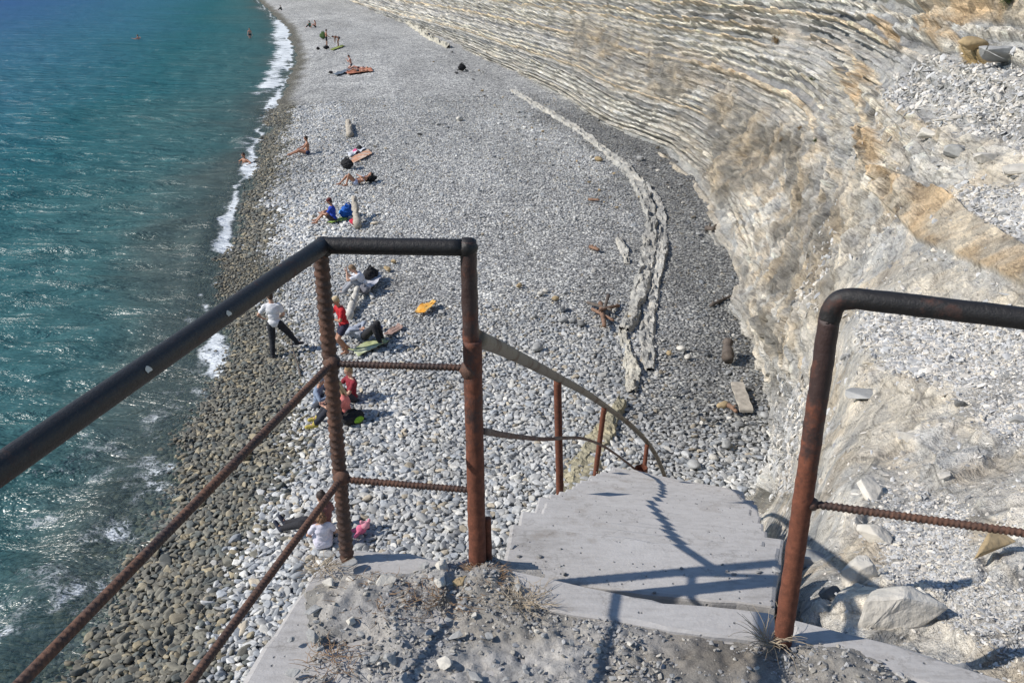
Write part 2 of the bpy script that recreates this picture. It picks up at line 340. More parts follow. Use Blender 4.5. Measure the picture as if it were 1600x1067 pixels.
    fa = mathn(t, 'MULTIPLY', mathn(t, 'MINIMUM', f1.outputs[0], .07), mathn(t, 'SUBTRACT', 1.0, ff)); body = t.nodes.new('ShaderNodeMixShader'); t.links.new(fa, body.inputs[0]); t.links.new(df.outputs[0], body.inputs[1]); t.links.new(g1.outputs[0], body.inputs[2])
    tr = N(t, 'ShaderNodeBsdfTransparent'); tr.inputs[0].default_value = (.80, .90, .88, 1)
    gl = N(t, 'ShaderNodeBsdfGlossy', Roughness=.34); t.links.new(b, gl.inputs['Normal'])
    lw = N(t, 'ShaderNodeFresnel', IOR=1.33); t.links.new(b, lw.inputs['Normal'])
    mg = t.nodes.new('ShaderNodeMixShader'); t.links.new(mathn(t, 'MINIMUM', lw.outputs[0], .10), mg.inputs[0]); t.links.new(tr.outputs[0], mg.inputs[1]); t.links.new(gl.outputs[0], mg.inputs[2])
    op = ramp(t, ad, [(0, (.12,) * 3), (.10, (.40,) * 3), (.32, (.80,) * 3), (.6, (.96,) * 3), (.9, (1, 1, 1))])
    op = mathn(t, 'MAXIMUM', op, ff)
    ms = t.nodes.new('ShaderNodeMixShader'); t.links.new(op, ms.inputs[0]); t.links.new(mg.outputs[0], ms.inputs[1]); t.links.new(body.outputs[0], ms.inputs[2])
    t.links.new(ms.outputs[0], t.nodes['Material Output'].inputs[0])
    o = mesh('sea', np.stack([X, Y, Z], -1).reshape(-1, 3), gridfaces(len(py), len(px)), m, True, cols={'depth': dep.ravel(), 'foam': foam.ravel()})
    tag(o, 'turquoise to blue rippled sea with white foam at the shore', 'sea', kind='structure')
make_sea()

# ---------------------------------------------------------------- cliff
NEAR = [(1300, 985, 2.72), (1400, 1010, 2.55), (1560, 1066, 2.3), (1600, 1150, 2.1), (1300, 1150, 2.35), (1250, 1010, 2.9), (1450, 900, 3.05), (1600, 930, 2.75), (1300, 860, 3.9), (1450, 800, 3.9), (1600, 800, 3.55), (1300, 700, 5.9), (1380, 700, 5.1), (1380, 630, 6.0), (1280, 760, 5.4), (1380, 760, 4.35), (1450, 700, 4.75), (1600, 700, 4.4),
        (1250, 790, 6.0), (1300, 600, 8.0), (1450, 600, 5.9), (1600, 600, 5.3), (1600, 500, 6.4), (1600, 430, 7.2), (1450, 500, 7.5), (1300, 500, 9.8), (1450, 350, 10.4), (1370, 265, 14.8), (1300, 400, 14.5), (1600, 300, 9.8),
        (1500, 230, 12.2), (1600, 150, 12.2), (1450, 130, 15.5), (1350, 170, 18.6), (1600, 0, 15.5), (1600, -150, 19), (2000, 300, 6.0), (2000, 600, 4.0), (2300, 900, 2.4), (2000, 900, 2.6), (2200, 0, 9), (2300, -300, 13), (1700, -300, 24), (1900, 1250, 1.8), (1400, 1250, 2.2),
        (1230, 880, 4.6), (1205, 850, 7.0), (1215, 930, 3.9), (1170, 860, 12), (1100, 830, 13.4), (1100, 950, 11), (1080, 1100, 9), (1185, 800, 11.5), (1210, 770, 11.5), (1240, 700, 9.5), (1255, 640, 11.0), (1230, 560, 15.5), (1250, 470, 15.5), (1455, 0, 20), (1350, 60, 24), (1400, -200, 33)]
def depth_of(p): return p[..., 1] * CT + (EYE - p[..., 2]) * ST
ctl = [(x, y, d) for x, y, d in NEAR]
for (x, y), p in zip(FOOT[:-1], fp[:-1]): ctl.append((x, y, float(depth_of(p))))
def far_hit(px, py):
    d = ray(px, py); tt = np.geomspace(12, 900, 3000); P = d[None] * tt[:, None] + np.array([0, 0, EYE])
    g = P[:, 0] - xfoot(P[:, 1]); hz = zb(xfoot(P[:, 1]), P[:, 1]) + 1.55 * np.maximum(g, 0) ** 1.0 - .0
    k = np.where(P[:, 2] < hz)[0]; k = k[(g[k] > 0)] if len(k) else k
    return tt[k[0]] if len(k) else None
footx = lambda y: np.interp(y, [f[1] for f in FOOT[:-1]], [f[0] for f in FOOT[:-1]])
for py in (-52, -20, 15, 50, 90, 135, 180, 230, 290, 350, 420):
    for px in range(520, 1320, 70):
        if px < footx(py) + 22: continue
        D = far_hit(px, py)
        if D and D > 17 and px < 1330 - py * .28: ctl.append((px, py, D))
for x in (500, 800, 1100): ctl += [(x, -300, {500: 250, 800: 150, 1100: 75}[x])]
ctl = np.array(ctl); cx, cy, cd = ctl[:, 0] / 500, ctl[:, 1] / 500, np.log(ctl[:, 2])
def tps(r2): return np.where(r2 > 1e-12, r2 * np.log(r2 + 1e-12) * .5, 0)
nC = len(ctl); K = tps((cx[:, None] - cx) ** 2 + (cy[:, None] - cy) ** 2) + np.eye(nC) * 2e-3
Pm = np.c_[np.ones(nC), cx, cy]; A_ = np.block([[K, Pm], [Pm.T, np.zeros((3, 3))]]); sol = np.linalg.solve(A_, np.r_[cd, 0, 0, 0])
def cliffD(px, py):
    sh = np.shape(px); x = np.ravel(px) / 500; y = np.ravel(py) / 500; out = np.empty(len(x))
    for i in range(0, len(x), 20000):
        a, b = x[i:i + 20000], y[i:i + 20000]
        out[i:i + 20000] = tps((a[:, None] - cx) ** 2 + (b[:, None] - cy) ** 2) @ sol[:nC] + sol[nC] + sol[nC + 1] * a + sol[nC + 2] * b
    return np.clip(np.exp(out), 1.6, 300).reshape(sh)
def poly(px, py, pts, soft):                                  # soft inside mask of a polygon
    pts = np.array(pts, float); ins = np.zeros(px.shape, bool); dm = np.full(px.shape, 1e9)
    for (x1, y1), (x2, y2) in zip(pts, np.roll(pts, -1, 0)):
        c = ((y1 > py) != (y2 > py)) & (px < (x2 - x1) * (py - y1) / (y2 - y1 + 1e-9) + x1); ins ^= c
        L2 = (x2 - x1) ** 2 + (y2 - y1) ** 2; t = np.clip(((px - x1) * (x2 - x1) + (py - y1) * (y2 - y1)) / L2, 0, 1)
        dm = np.minimum(dm, np.hypot(px - x1 - t * (x2 - x1), py - y1 - t * (y2 - y1)))
    sd = np.where(ins, dm, -dm); return sm(-soft, soft, sd)
bz = [-10.0]; btype = []
rb = random.Random(5)
while bz[-1] < 14:
    hard = len(btype) % 2 == 0
    bz.append(bz[-1] + (rb.uniform(.06, .15) if hard else rb.uniform(.05, .22)) * (1.5 if rb.random() < .12 else 1)); btype.append(hard)
bz = np.array(bz); nb = len(btype)
HC = [(.62, .59, .51), (.68, .65, .58), (.58, .57, .52), (.64, .54, .40), (.56, .54, .50), (.65, .61, .53), (.57, .56, .53)]
SC = [(.27, .275, .28), (.34, .345, .34), (.22, .23, .235), (.40, .395, .375)]
bcol = 1.22 * np.array([rb.choice(HC) if h else rb.choice(SC) for h in btype]); bpro = np.array([rb.uniform(.5, 1) if h else rb.uniform(-.7, -.1) for h in btype])
def make_cliff():
    rows = np.concatenate([np.linspace(-240, -16, 60), np.arange(-14, 1072, 2.0), np.linspace(1076, 1250, 30)])
    xs = np.interp(rows, [-240, -52, -25, 0, 40, 95, 155, 200, 240, 340, 420, 500, 570, 640, 700, 770, 800, 1250], [560, 458, 495, 528, 622, 745, 858, 928, 1015, 1090, 1115, 1130, 1158, 1190, 1190, 1165, 1075, 1060])
    nc = 540; f = np.linspace(0, 1, nc)
    PX = np.concatenate([xs[:, None] + f[None] * (1640 - xs[:, None]), np.repeat(np.linspace(1650, 2350, 36)[None], len(rows), 0)], 1)
    PY = np.repeat(rows[:, None], PX.shape[1], 1)
    D = cliffD(PX, PY); P = at_depth(PX, PY, D)
    gy = np.gradient(P, axis=0); gx = np.gradient(P, axis=1); n = np.cross(gx, gy); n /= np.linalg.norm(n, axis=-1, keepdims=True) + 1e-12
    view = P - np.array([0, 0, EYE]); s = np.sign((n * view).sum(-1)); n *= -s[..., None]
    X, Y, Z = P[..., 0], P[..., 1], P[..., 2]
    near = sm(13, 8, D)
    Zw = Z + .10 * fbm(X * .10, Y * .10, 0, 2) + .025 * fbm(X * .9, Y * .9, Z, 4) + near * (.22 * fbm(X * .9, Y * .9, Z * .9, 3)) + .012 * (Y - 20)
    bi = np.clip(np.searchsorted(bz, Zw) - 1, 0, nb - 1)
    fr = np.clip((Zw - bz[bi]) / (bz[bi + 1] - bz[bi]), 0, 1)
    hard = np.array(btype)[bi]
    wid = .35 + .5 * h3(bi, bi * 0 + 3, bi * 0); al = Y / wid + .3 * vn(X, Y, Z * 2); blk = np.floor(al); rnd = h3(blk, bi, bi * 0 + 9); rnd2 = h3(blk, bi, bi * 0 + 21)
    jnt = np.minimum(al - blk, 1 - al + blk)
    lod = np.clip(D / 30, .22, 1.0)
    prof = bpro[bi] * (1 - .5 * np.abs(fr * 2 - 1) ** 4) + hard * (rnd - .5) * 1.1
    nose = sm(1060, 1180, PX) * sm(110, 250, PY) * (1 - near); strat = (1 - near) * (1 - .75 * nose)
    brown = poly(PX, PY, [(890, 40), (960, 55), (1060, 110), (1150, 150), (1245, 210), (1300, 290), (1310, 360), (1290, 450), (1245, 560), (1205, 560), (1160, 470), (1140, 380), (1105, 300), (1065, 215), (1000, 150), (900, 90)], 42) 
    brown = np.clip(brown * (1.1 + 1.5 * fbm(X * .35, Y * .15, Z * .35, 3) + .8 * fbm(X * 1.6, Y * 1.2, Z * 1.6, 4)) + .75 * sm(.35, .8, vn(X * .3 + Z * .12, Y * .22, 4)) * sm(30, 40, D) * sm(-5.5, -3.5, Z), 0, 1)
    O = [[(1370, 262), (1400, 272), (1440, 290), (1478, 300), (1520, 335), (1600, 385), (1680, 430), (1680, 500), (1600, 448), (1500, 402), (1430, 372), (1395, 330), (1372, 300)],
         [(1340, 192), (1372, 205), (1388, 232), (1368, 262), (1348, 245)], [(1434, 28), (1480, 45), (1525, 40), (1600, 42), (1690, 30), (1690, -10), (1600, -5), (1500, 10), (1440, 5)], [(1430, 30), (1460, 38), (1490, 50), (1510, 68), (1470, 78), (1438, 58)],
         [(1325, 128), (1345, 95), (1368, 112), (1352, 132), (1345, 160), (1335, 170)], [(1378, 40), (1398, 38), (1405, 65), (1392, 82)], [(1040, 62), (1090, 80), (1160, 110), (1210, 138), (1205, 150), (1150, 128), (1060, 90)],
         [(1150, 18), (1220, 40), (1300, 65), (1332, 74), (1330, 88), (1290, 80), (1200, 52), (1150, 32)]]
    ora = 0 * PX
    wb = 5 * fbm(PX * .05, PY * .05, 2, 3)
    for k, q in enumerate(O): ora = np.maximum(ora, poly(PX + wb, PY + wb * .8, q, 3 + 0 * k) * (1 if k < 6 else .22))
    Wt = [[(1322, 600), (1375, 610), (1390, 660), (1370, 740), (1345, 745), (1328, 680)], [(1330, 740), (1400, 700), (1470, 640), (1560, 700), (1600, 760), (1600, 720), (1480, 600), (1380, 590)], [(1315, 835), (1350, 860), (1370, 920), (1360, 950), (1325, 960), (1318, 900)], [(1300, 560), (1330, 420), (1360, 300), (1335, 250), (1305, 400), (1285, 520)],
          [(1530, 850), (1600, 890), (1600, 915), (1540, 875)], [(1380, 440), (1440, 400), (1600, 470), (1600, 500), (1460, 470)], [(1470, 195), (1520, 220), (1600, 250), (1600, 290), (1540, 285), (1480, 240)]]
    wht = 0 * PX
    for q in Wt: wht = np.maximum(wht, poly(PX + 2 * wb, PY - 2 * wb, q, 14))
    shale = np.maximum.reduce([poly(PX + wb, PY + wb, q, 16) for q in ([(1350, 90), (1430, 80), (1520, 100), (1600, 110), (1700, 110), (1700, 260), (1600, 240), (1540, 215), (1460, 190), (1400, 170)], [(1340, 480), (1600, 520), (1700, 560), (1700, 720), (1560, 680), (1450, 600), (1360, 560)], [(1420, 880), (1500, 900), (1640, 930), (1640, 1020), (1560, 1010), (1480, 960)],
                 [(1370, 760), (1430, 750), (1520, 790), (1500, 880), (1400, 930), (1370, 830)], [(1215, 590), (1265, 610), (1230, 770), (1205, 730)], [(1500, 300), (1600, 290), (1700, 300), (1700, 400), (1600, 380), (1530, 335)], [(1235, 45), (1330, 80), (1300, 110), (1180, 80)], [(1280, 290), (1310, 330), (1290, 430), (1262, 480), (1250, 400)])])
    rough = fbm(X * .5, Y * .5, Z * .9, 4) * (1 - .8 * sm(12, 6, D))
    disp = lod * (.27 * prof * strat * (1 - .9 * brown) * (1 - .6 * shale)) + (.22 * lod + .05) * rough + .035 * fbm(X * 3, Y * 3, Z * 5, 4)
    disp += .18 * ora * sm(22, 12, D) + .08 * wht * (1 - .7 * near) - .03 * shale * near
    # shaly steps on the near slope: terraced noise
    q = fbm(X * 1.3 + .4 * Z, Y * 1.3, Z * 2.2, 4); st = np.floor(q * 6) / 6;  wx, wy, wz = X + .15 * fbm(X * 2, Y * 2, Z * 2, 2), Y + .15 * fbm(X * 2 + 9, Y * 2, Z * 2, 2), Z * 2.2 + .35 * X + .12 * fbm(X * 2, Y * 2 + 7, Z * 2, 2)
    sc_ = np.where(D < 9, 2.6, 1.3); c1_, e1_ = vor(wx * 2.6, wy * 2.6, wz * 2.6); c2_, e2_ = vor(wx * 1.1, wy * 1.1, wz * 1.6); c3_, e3_ = vor(wx * 7, wy * 7, wz * 8)
    nk = sm(12, 7, D); cc = c1_ * nk + c2_ * (1 - nk); ee = e1_ * nk + e2_ * (1 - nk)
    disp += (.17 * nk + .20 * (1 - nk) * np.clip(D / 22, .5, 1.1)) * (cc - .5) * sm(0, .16, ee) * (1 - .55 * shale) * (1 - .75 * brown) * (1 - .6 * ora) * (1 - .65 * sm(18, 26, D)); c4_, e4_ = vor(wx * 2.2, wy * 2.2, wz * 1.7); disp += (.16 * brown + .15 * nose * (1 - brown) + .10 * ora * (1 - nk)) * (c4_ - .5) * sm(0, .15, e4_) * (1 - nk); disp += .06 * nk * (c3_ - .5) * sm(0, .2, e3_)
    rid = 1 - np.abs(fbm(X * .55, Y * .18, Z * .2, 3)); disp += brown * (.25 * (rid - .6)) * lod * 1.4
    gz = np.abs((n * view / np.linalg.norm(view, axis=-1, keepdims=True)).sum(-1)); disp *= 1 - sm(14, 9, D) * (1 - np.clip(gz * 1.9 - .15, .10, 1))
    disp *= sm(0, 5, PX - xs[:, None]) * .6 + .4
    P = P + n * disp[..., None]
    # albedo
    tone = (1 + .26 * (1 - .6 * sm(18, 26, D)) * (cc - .5) + .12 * nk * (c3_ - .5)) * (1 + .42 * (c4_ - .5) * np.clip(brown + nose, 0, 1)) * (1 - .35 * sm(.05, 0, e4_) * np.clip(nose + ora, 0, 1) * (1 - nk)); crk = 1 - .5 * sm(.05, .0, ee) * (1 - shale) * (1 - sm(18, 26, D)) * (1 - .8 * brown)
    col = bcol[bi] * (1 + .22 * (rnd2 - .5))[..., None]
    dk = hard & (jnt * wid < .05 + .03 * rnd); col = col * np.where(dk, .55, 1)[..., None]
    mixn = sm(-.2, .45, fbm(X * .9, Y * .9, Z * 1.6, 4))[..., None]
    patch = np.array([.78, .72, .62]) * mixn + np.array([.60, .59, .56]) * (1 - mixn)
    a = np.clip(near * .8 + nose * .65, 0, .85)[..., None]; col = col * (1 - a) + patch * a
    tn = (sm(.25, .6, fbm(X * 1.3 + 30, Y * 1.3, Z * 2, 4)) * np.clip(near + nose, 0, 1) * .55)[..., None]; col = col * (1 - tn) + np.array([.60, .49, .34]) * tn
    a = (shale * .85)[..., None]; sh = np.array([.50, .50, .49]) * (1 + .25 * fbm(X * 5, Y * 5, Z * 8, 3))[..., None]; col = col * (1 - a) + sh * a
    a = (wht * .8)[..., None]; col = col * (1 - a) + np.array([.66, .61, .52]) * (1 + .12 * rough)[..., None] * a
    bt = sm(-.3, .5, fbm(X * .8, Y * .8, Z * .8, 4))[..., None]; bc = np.array([.37, .31, .225]) * bt + np.array([.235, .22, .19]) * (1 - bt); bc = bc * (1 + .25 * fbm(X * 3, Y * 3, Z * 3, 4))[..., None]
    a = (brown * .88)[..., None]; col = col * (1 - a) + bc * a
    ow = sm(-.3, .6, fbm(X * 1.7, Y * 1.7, Z * 3, 4))[..., None]; oc = (np.array([.60, .46, .30]) * (1 - ow) + np.array([.62, .55, .44]) * ow) * (1 + .10 * fbm(X * 2, Y * 2, Z * 2, 4))[..., None]
    a = ora[..., None]; col = col * (1 - a) + oc * a
    yo = poly(PX, PY, [(1498, 72), (1530, 66), (1562, 72), (1560, 92), (1520, 98), (1500, 90)], 6)[..., None] * .8; col = col * (1 - yo) + np.array([.40, .27, .09]) * yo
    col = col * (tone * crk)[..., None]
    dmp = np.maximum.reduce([poly(PX + 2 * wb, PY + wb, q_, 8) for q_ in ([(1178, 455), (1215, 500), (1245, 540), (1232, 560), (1205, 565), (1188, 520)], [(1150, 395), (1180, 440), (1170, 470), (1150, 440)], [(1205, 560), (1235, 580), (1222, 640), (1205, 610)], [(1110, 290), (1145, 300), (1140, 335), (1112, 325)])]) * sm(-.5, .2, fbm(X, Y, Z * 2, 3)); col = col * (1 - .75 * dmp[..., None]) + np.array([.13, .12, .10]) * .75 * dmp[..., None]
    low = sm(.9, 0, Z - zb(X, Y)) [..., None] * .45; col = col * (1 - low) + np.array([.42, .42, .40]) * low
    o = mesh('cliff', P.reshape(-1, 3), gridfaces(*PX.shape), M_CLIFF, False, cols={'col': np.clip(col, .03, .8).reshape(-1, 3)})
    tag(o, 'pale layered rock cliff with grey shale and orange beds', 'cliff', kind='structure')
    return PX, PY, P, n, D, shale, ora, brown, wht
CL = make_cliff()
def cliff_pt(px, py):
    PX, PY, P = CL[0], CL[1], CL[2]; r = int(np.argmin(np.abs(PY[:, 0] - py))); c = int(np.argmin(np.abs(PX[r] - px))); return Vector(P[r, c]), Vector(CL[3][r, c])

# ---------------------------------------------------------------- scattered pebbles and chips (geometry nodes, stuff)
def gn_scatter(name, pts, scl, rot, tint, mat, angular=False, label='', cat=''):
    me = bpy.data.meshes.new(name); me.vertices.add(len(pts)); me.vertices.foreach_set('co', np.asarray(pts, np.float32).ravel())
    for k, a in (('scl', scl), ('rot', rot)):
        t = me.attributes.new(k, 'FLOAT_VECTOR', 'POINT'); t.data.foreach_set('vector', np.asarray(a, np.float32).ravel())
    t = me.attributes.new('tint', 'FLOAT_COLOR', 'POINT'); t.data.foreach_set('color', np.c_[tint, np.ones(len(tint))].astype(np.float32).ravel())
    t = me.attributes.new('idx', 'INT', 'POINT'); t.data.foreach_set('value', RNG.integers(0, 6, len(pts)).astype(np.int32))
    o = bpy.data.objects.new(name, me); C.objects.link(o)
    ng = bpy.data.node_groups.new(name + '_nodes', 'GeometryNodeTree')
    ng.interface.new_socket('Geometry', in_out='INPUT', socket_type='NodeSocketGeometry'); ng.interface.new_socket('Geometry', in_out='OUTPUT', socket_type='NodeSocketGeometry')
    nd, lk = ng.nodes, ng.links; gi = nd.new('NodeGroupInput'); go = nd.new('NodeGroupOutput')
    jn = nd.new('GeometryNodeJoinGeometry')
    for k in range(6):
        ic = nd.new('GeometryNodeMeshIcoSphere'); ic.inputs['Radius'].default_value = 1; ic.inputs['Subdivisions'].default_value = 2 if angular else 3
        sp = nd.new('GeometryNodeSetPosition'); lk.new(ic.outputs[0], sp.inputs['Geometry'])
        pos = nd.new('GeometryNodeInputPosition'); nz = nd.new('ShaderNodeTexNoise'); nz.inputs['Scale'].default_value = .75 if not angular else .9; nz.inputs['Detail'].default_value = 1
        ad = nd.new('ShaderNodeVectorMath'); ad.operation = 'ADD'; ad.inputs[1].default_value = (k * 3.7, k * 1.3, k * 5.1); lk.new(pos.outputs[0], ad.inputs[0]); lk.new(ad.outputs[0], nz.inputs['Vector'])
        sb = nd.new('ShaderNodeVectorMath'); sb.operation = 'SUBTRACT'; sb.inputs[1].default_value = (.5, .5, .5); lk.new(nz.outputs['Color'], sb.inputs[0])
        scn = nd.new('ShaderNodeVectorMath'); scn.operation = 'SCALE'; scn.inputs['Scale'].default_value = 1.5 if not angular else 2.6; lk.new(sb.outputs[0], scn.inputs[0]); lk.new(scn.outputs[0], sp.inputs['Offset'])
        src = sp.outputs[0]
        if angular:
            ch = nd.new('GeometryNodeConvexHull'); lk.new(src, ch.inputs[0]); src = ch.outputs[0]
        ss = nd.new('GeometryNodeSetShadeSmooth'); ss.inputs['Shade Smooth'].default_value = not angular; lk.new(src, ss.inputs[0])
        sma = nd.new('GeometryNodeSetMaterial'); sma.inputs['Material'].default_value = mat; lk.new(ss.outputs[0], sma.inputs[0])
        gt = nd.new('GeometryNodeGeometryToInstance'); lk.new(sma.outputs[0], gt.inputs[0]); lk.new(gt.outputs[0], jn.inputs[0])
    iop = nd.new('GeometryNodeInstanceOnPoints'); lk.new(gi.outputs[0], iop.inputs['Points']); lk.new(jn.outputs[0], iop.inputs['Instance']); iop.inputs['Pick Instance'].default_value = True
    def na(nm, ty): a = nd.new('GeometryNodeInputNamedAttribute'); a.data_type = ty; a.inputs[0].default_value = nm; return a.outputs[0]
    lk.new(na('idx', 'INT'), iop.inputs['Instance Index']); er = nd.new('FunctionNodeEulerToRotation'); lk.new(na('rot', 'FLOAT_VECTOR'), er.inputs[0]); lk.new(er.outputs[0], iop.inputs['Rotation'])
    lk.new(na('scl', 'FLOAT_VECTOR'), iop.inputs['Scale']); lk.new(iop.outputs[0], go.inputs[0])
    md = o.modifiers.new('scatter', 'NODES'); md.node_group = ng; me.materials.append(mat)
    tag(o, label, cat, kind='stuff'); return o

def pebble_layer(y0, y1, sp, name, label):
    ys = np.arange(y0, y1, sp); P = []
    for y in ys:
        a, b = xw(y) - (2.6 if y < 40 else 1.2), min(xfoot(max(y, 13.0)) + .4, .56 * (y + 3) + 1.5); a = max(a, -.60 * (y + 3) - 1.5)
        if y < 13: b = min(b, 5)
        xs = np.arange(a, b, sp); P.append(np.c_[xs, np.full(len(xs), y)])
    P = np.concatenate(P); P += RNG.uniform(-.5, .5, P.shape) * sp * .9
    X, Y = P[:, 0], P[:, 1]; d = X - xw(Y); toc = xfoot(np.maximum(Y, 13)) - X; n = len(P)
    # size of stone: cobbles near the water and near the stairs, fine gravel mid-beach and under the cliff
    fine = sm(3.8, 5.6, d + .8 * fbm(X * .4, Y * .3, 3, 3)) * sm(19, 25, Y - .3 * X + .8 * fbm(X * .5, Y * .5, 6, 2))
    fine = np.maximum(fine, sm(3.4, 1.6, toc + .9 * fbm(X * .6, Y * .4, 2, 3)) * .85 * sm(13.5, 17, Y))
    keep = RNG.random(n) > fine * .35
    sz = sp * (.50 + .30 * RNG.random(n) ** 2) * (1 - .45 * fine) * (1 + .45 * (RNG.random(n) > .95)) * (1 - .22 * sm(20, 29, Y) * (sp < .1))
    big = 1 + .25 * sm(20, 13, Y); sz *= big
    sz = np.where((RNG.random(n) > .993) & (fine > .5), sz * 2.6, sz)
    drk = .80 * sm(4.4, 1.2, toc + 1.3 * fbm(X * .5, Y * .25, 2, 4)) * sm(75, 40, Y) * sm(13, 18, Y)
    r = RNG.random(n); wl_ = 1.85 - .75 * sm(17, 26, Y); wet = (sm(wl_ + .75, wl_ - .55, d + .4 * fbm(X * .8, Y * .5, 7, 3)) > RNG.random(n)).astype(float) * .9
    base = np.where((r < .55)[:, None], [.46, .465, .46], np.where((r < .8)[:, None], [.32, .34, .36], np.where((r < .95)[:, None], [.56, .55, .515], [.42, .37, .29])))
    base = base * (.72 + .56 * RNG.random(n))[:, None]
    base = base * (1 - .62 * drk)[:, None] * (1 + .20 * fbm(d * .5, Y * .12, 40, 4) - .12 * sm(.1, .5, fbm(X * .6, Y * .6, 50, 3)))[:, None]
    wc = np.where((r < .6)[:, None], [.155, .145, .11], np.where((r < .85)[:, None], [.10, .108, .095], [.27, .23, .15])) * (.6 + .8 * RNG.random(n))[:, None]
    base = base * (1 - wet)[:, None] + wc * wet[:, None]
    sub = sm(.2, -.8, d); base = base * (1 - .35 * sub)[:, None]
    Z = zb(X, Y) + .05 * fbm(X * .35, Y * .35, 0, 3) + .02 * fbm(X * 2.5, Y * 2.5, 3, 3) + sz * .12 + RNG.random(n) * sz * .35
    scl = np.c_[sz * (.75 + .5 * RNG.random(n)), sz * (.55 + .3 * RNG.random(n)), sz * (.34 + .25 * RNG.random(n))]
    rot = np.c_[RNG.normal(0, .28, n), RNG.normal(0, .28, n), RNG.uniform(0, 6.28, n)]
    k = keep
    gn_scatter(name, np.c_[X, Y, Z][k], scl[k], rot[k], base[k], M_PEB, False, label, 'pebbles')
pebble_layer(8.0, 29, .088, 'pebbles', 'rounded grey cobbles covering the near beach below the stairs')
pebble_layer(29, 62, .108, 'pebbles', 'small grey pebbles covering the far stretch of beach')
def chips():
    PX, PY, P, n, D, shale, ora, brown, wht = CL
    ok = (PX > 1195) & (PX < 1645) & (PY > -5) & (PY < 1065) & (D < 17) & (D > 2.2)
    wgt = (.035 + 1.0 * shale) * (1 - ora * .95) * (1 - wht * .8) * (1 - brown * .8) * sm(.2, -.1, n[..., 2] * -1) * ok
    clump = sm(-.5, .5, fbm(P[..., 0] * 1.4, P[..., 1] * 1.4, P[..., 2] * 1.4, 3)); wgt = wgt * (.25 + clump)
    pr = wgt.ravel() / wgt.sum(); idx = RNG.choice(len(pr), 34000, p=pr)
    Pp = P.reshape(-1, 3)[idx]; nn = n.reshape(-1, 3)[idx]; Dd = D.ravel()[idx]; m = len(idx)
    px_sz = (1.5 + 4.2 * RNG.random(m) ** 4) * np.where(RNG.random(m) > .985, 1.8, 1)                     # size falls off with distance as the slabs do
    sz = np.clip(px_sz / F * Dd, .006, .06) * (.8 + .25 * (Dd > 6))
    Pp = Pp + nn * (sz * .15)[:, None]
    t = RNG.random(m)[:, None]; base = np.where(t < .5, [.47, .475, .475], np.where(t < .85, [.60, .57, .52], [.30, .305, .31])) * (.75 + .5 * RNG.random(m))[:, None]
    scl = np.c_[sz * (.8 + .7 * RNG.random(m)), sz * (.5 + .4 * RNG.random(m)), sz * (.16 + .2 * RNG.random(m))]
    # bigger pale broken slabs, half bedded
    big_ = RNG.random(m) < .07 * (Dd < 12); bs_ = (9 + 22 * RNG.random(m) ** 2) / F * Dd * .5
    sz = np.where(big_, bs_, sz); base = np.where(big_[:, None], np.array([.62, .57, .48]) * (.8 + .35 * RNG.random(m))[:, None], base)
    # lie roughly along the surface
    pitch = np.arcsin(np.clip(-nn[:, 1], -1, 1)); roll = np.arctan2(nn[:, 0], np.maximum(nn[:, 2], .05))
    rot = np.c_[pitch * .8 + RNG.normal(0, .35, m), roll * .8 + RNG.normal(0, .35, m), RNG.uniform(0, 6.28, m) * 1.0]
    gn_scatter('shale_chips', Pp, scl, rot, base, M_CHIP, True, 'loose grey shale chips littering the rock slope', 'shale chips')
chips()

# ---------------------------------------------------------------- rock ribs on the beach
M_RIB = attr_rock('broken_marl', bs=2.2, amp=.8)
def rib_rock(name, pts, widths, height, label, seed, colr=(.50, .49, .455)):
    P = smoothline([Vector((*ground(x, y)[:2], 0)) for x, y in pts], 26); n = len(P); W = np.interp(np.linspace(0, 1, n), np.linspace(0, 1, len(widths)), widths)
    P = [Vector(p) for p in P]; A = []; m_ = 15; cl = []
    for i, p in enumerate(P):
        t = (P[min(i + 1, n - 1)] - P[max(i - 1, 0)]).normalized(); s = Vector((t.y, -t.x, 0))
        if s.x < 0: s = -s
        for k in range(m_):
            u = k / (m_ - 1) * 2 - 1
            jag = .10 * float(vn(p.y * .9 + seed, k * .05 + seed)) + .10 * float(vn(p.y * 3 + seed, k * .5)) + .07 * float(vn(p.y * 11, k * .9, seed))
            q = p + s * (u * W[i] * .46 * (1 + .25 * float(vn(p.y * 1.7, seed))) + jag * W[i])
            bw = .5 if W[i] > .4 else .35; cell = math.floor(p.y / bw + .5 * float(vn(q.x * 3, q.y * 2))); br = .30 + .45 * float(vn(p.y * .8, k * .12, seed + 2)) + .55 * float(h3(np.array(cell), np.array(int(k * .28)), np.array(seed)))
            prof = 1.0 if abs(u) < .8 else (.1 if abs(u) > .93 else .55)
            z = float(zb(q.x, q.y)) - .08 + (height * br + .08) * prof + .02 * float(vn(q.x * 9, q.y * 9)) + .02 * float(vn(q.x * 24, q.y * 24))
            A.append((q.x, q.y, z)); c = 1 + .18 * float(vn(q.x * 2, q.y * 2, 4)); cl.append([x * c * .82 for x in colr])
    tag(mesh(name, A, gridfaces(n, m_), M_RIB, False, cols={'col': np.array(cl)}), label, 'rock ledge', 'rock ledges running along the beach')
rib_rock('rock_ledge', [(800, 142), (840, 166), (880, 190), (905, 205), (940, 232), (975, 262), (1003, 300), (1017, 340), (1012, 390), (1006, 440), (992, 490), (975, 520)], [.35, .55, .55, .5, .5, .6, .6, .45, .5, .5, .45, .3], .19, 'long pale ledge curving down the beach nearest the sea side of the twin ledges', 1, (.44, .435, .41))
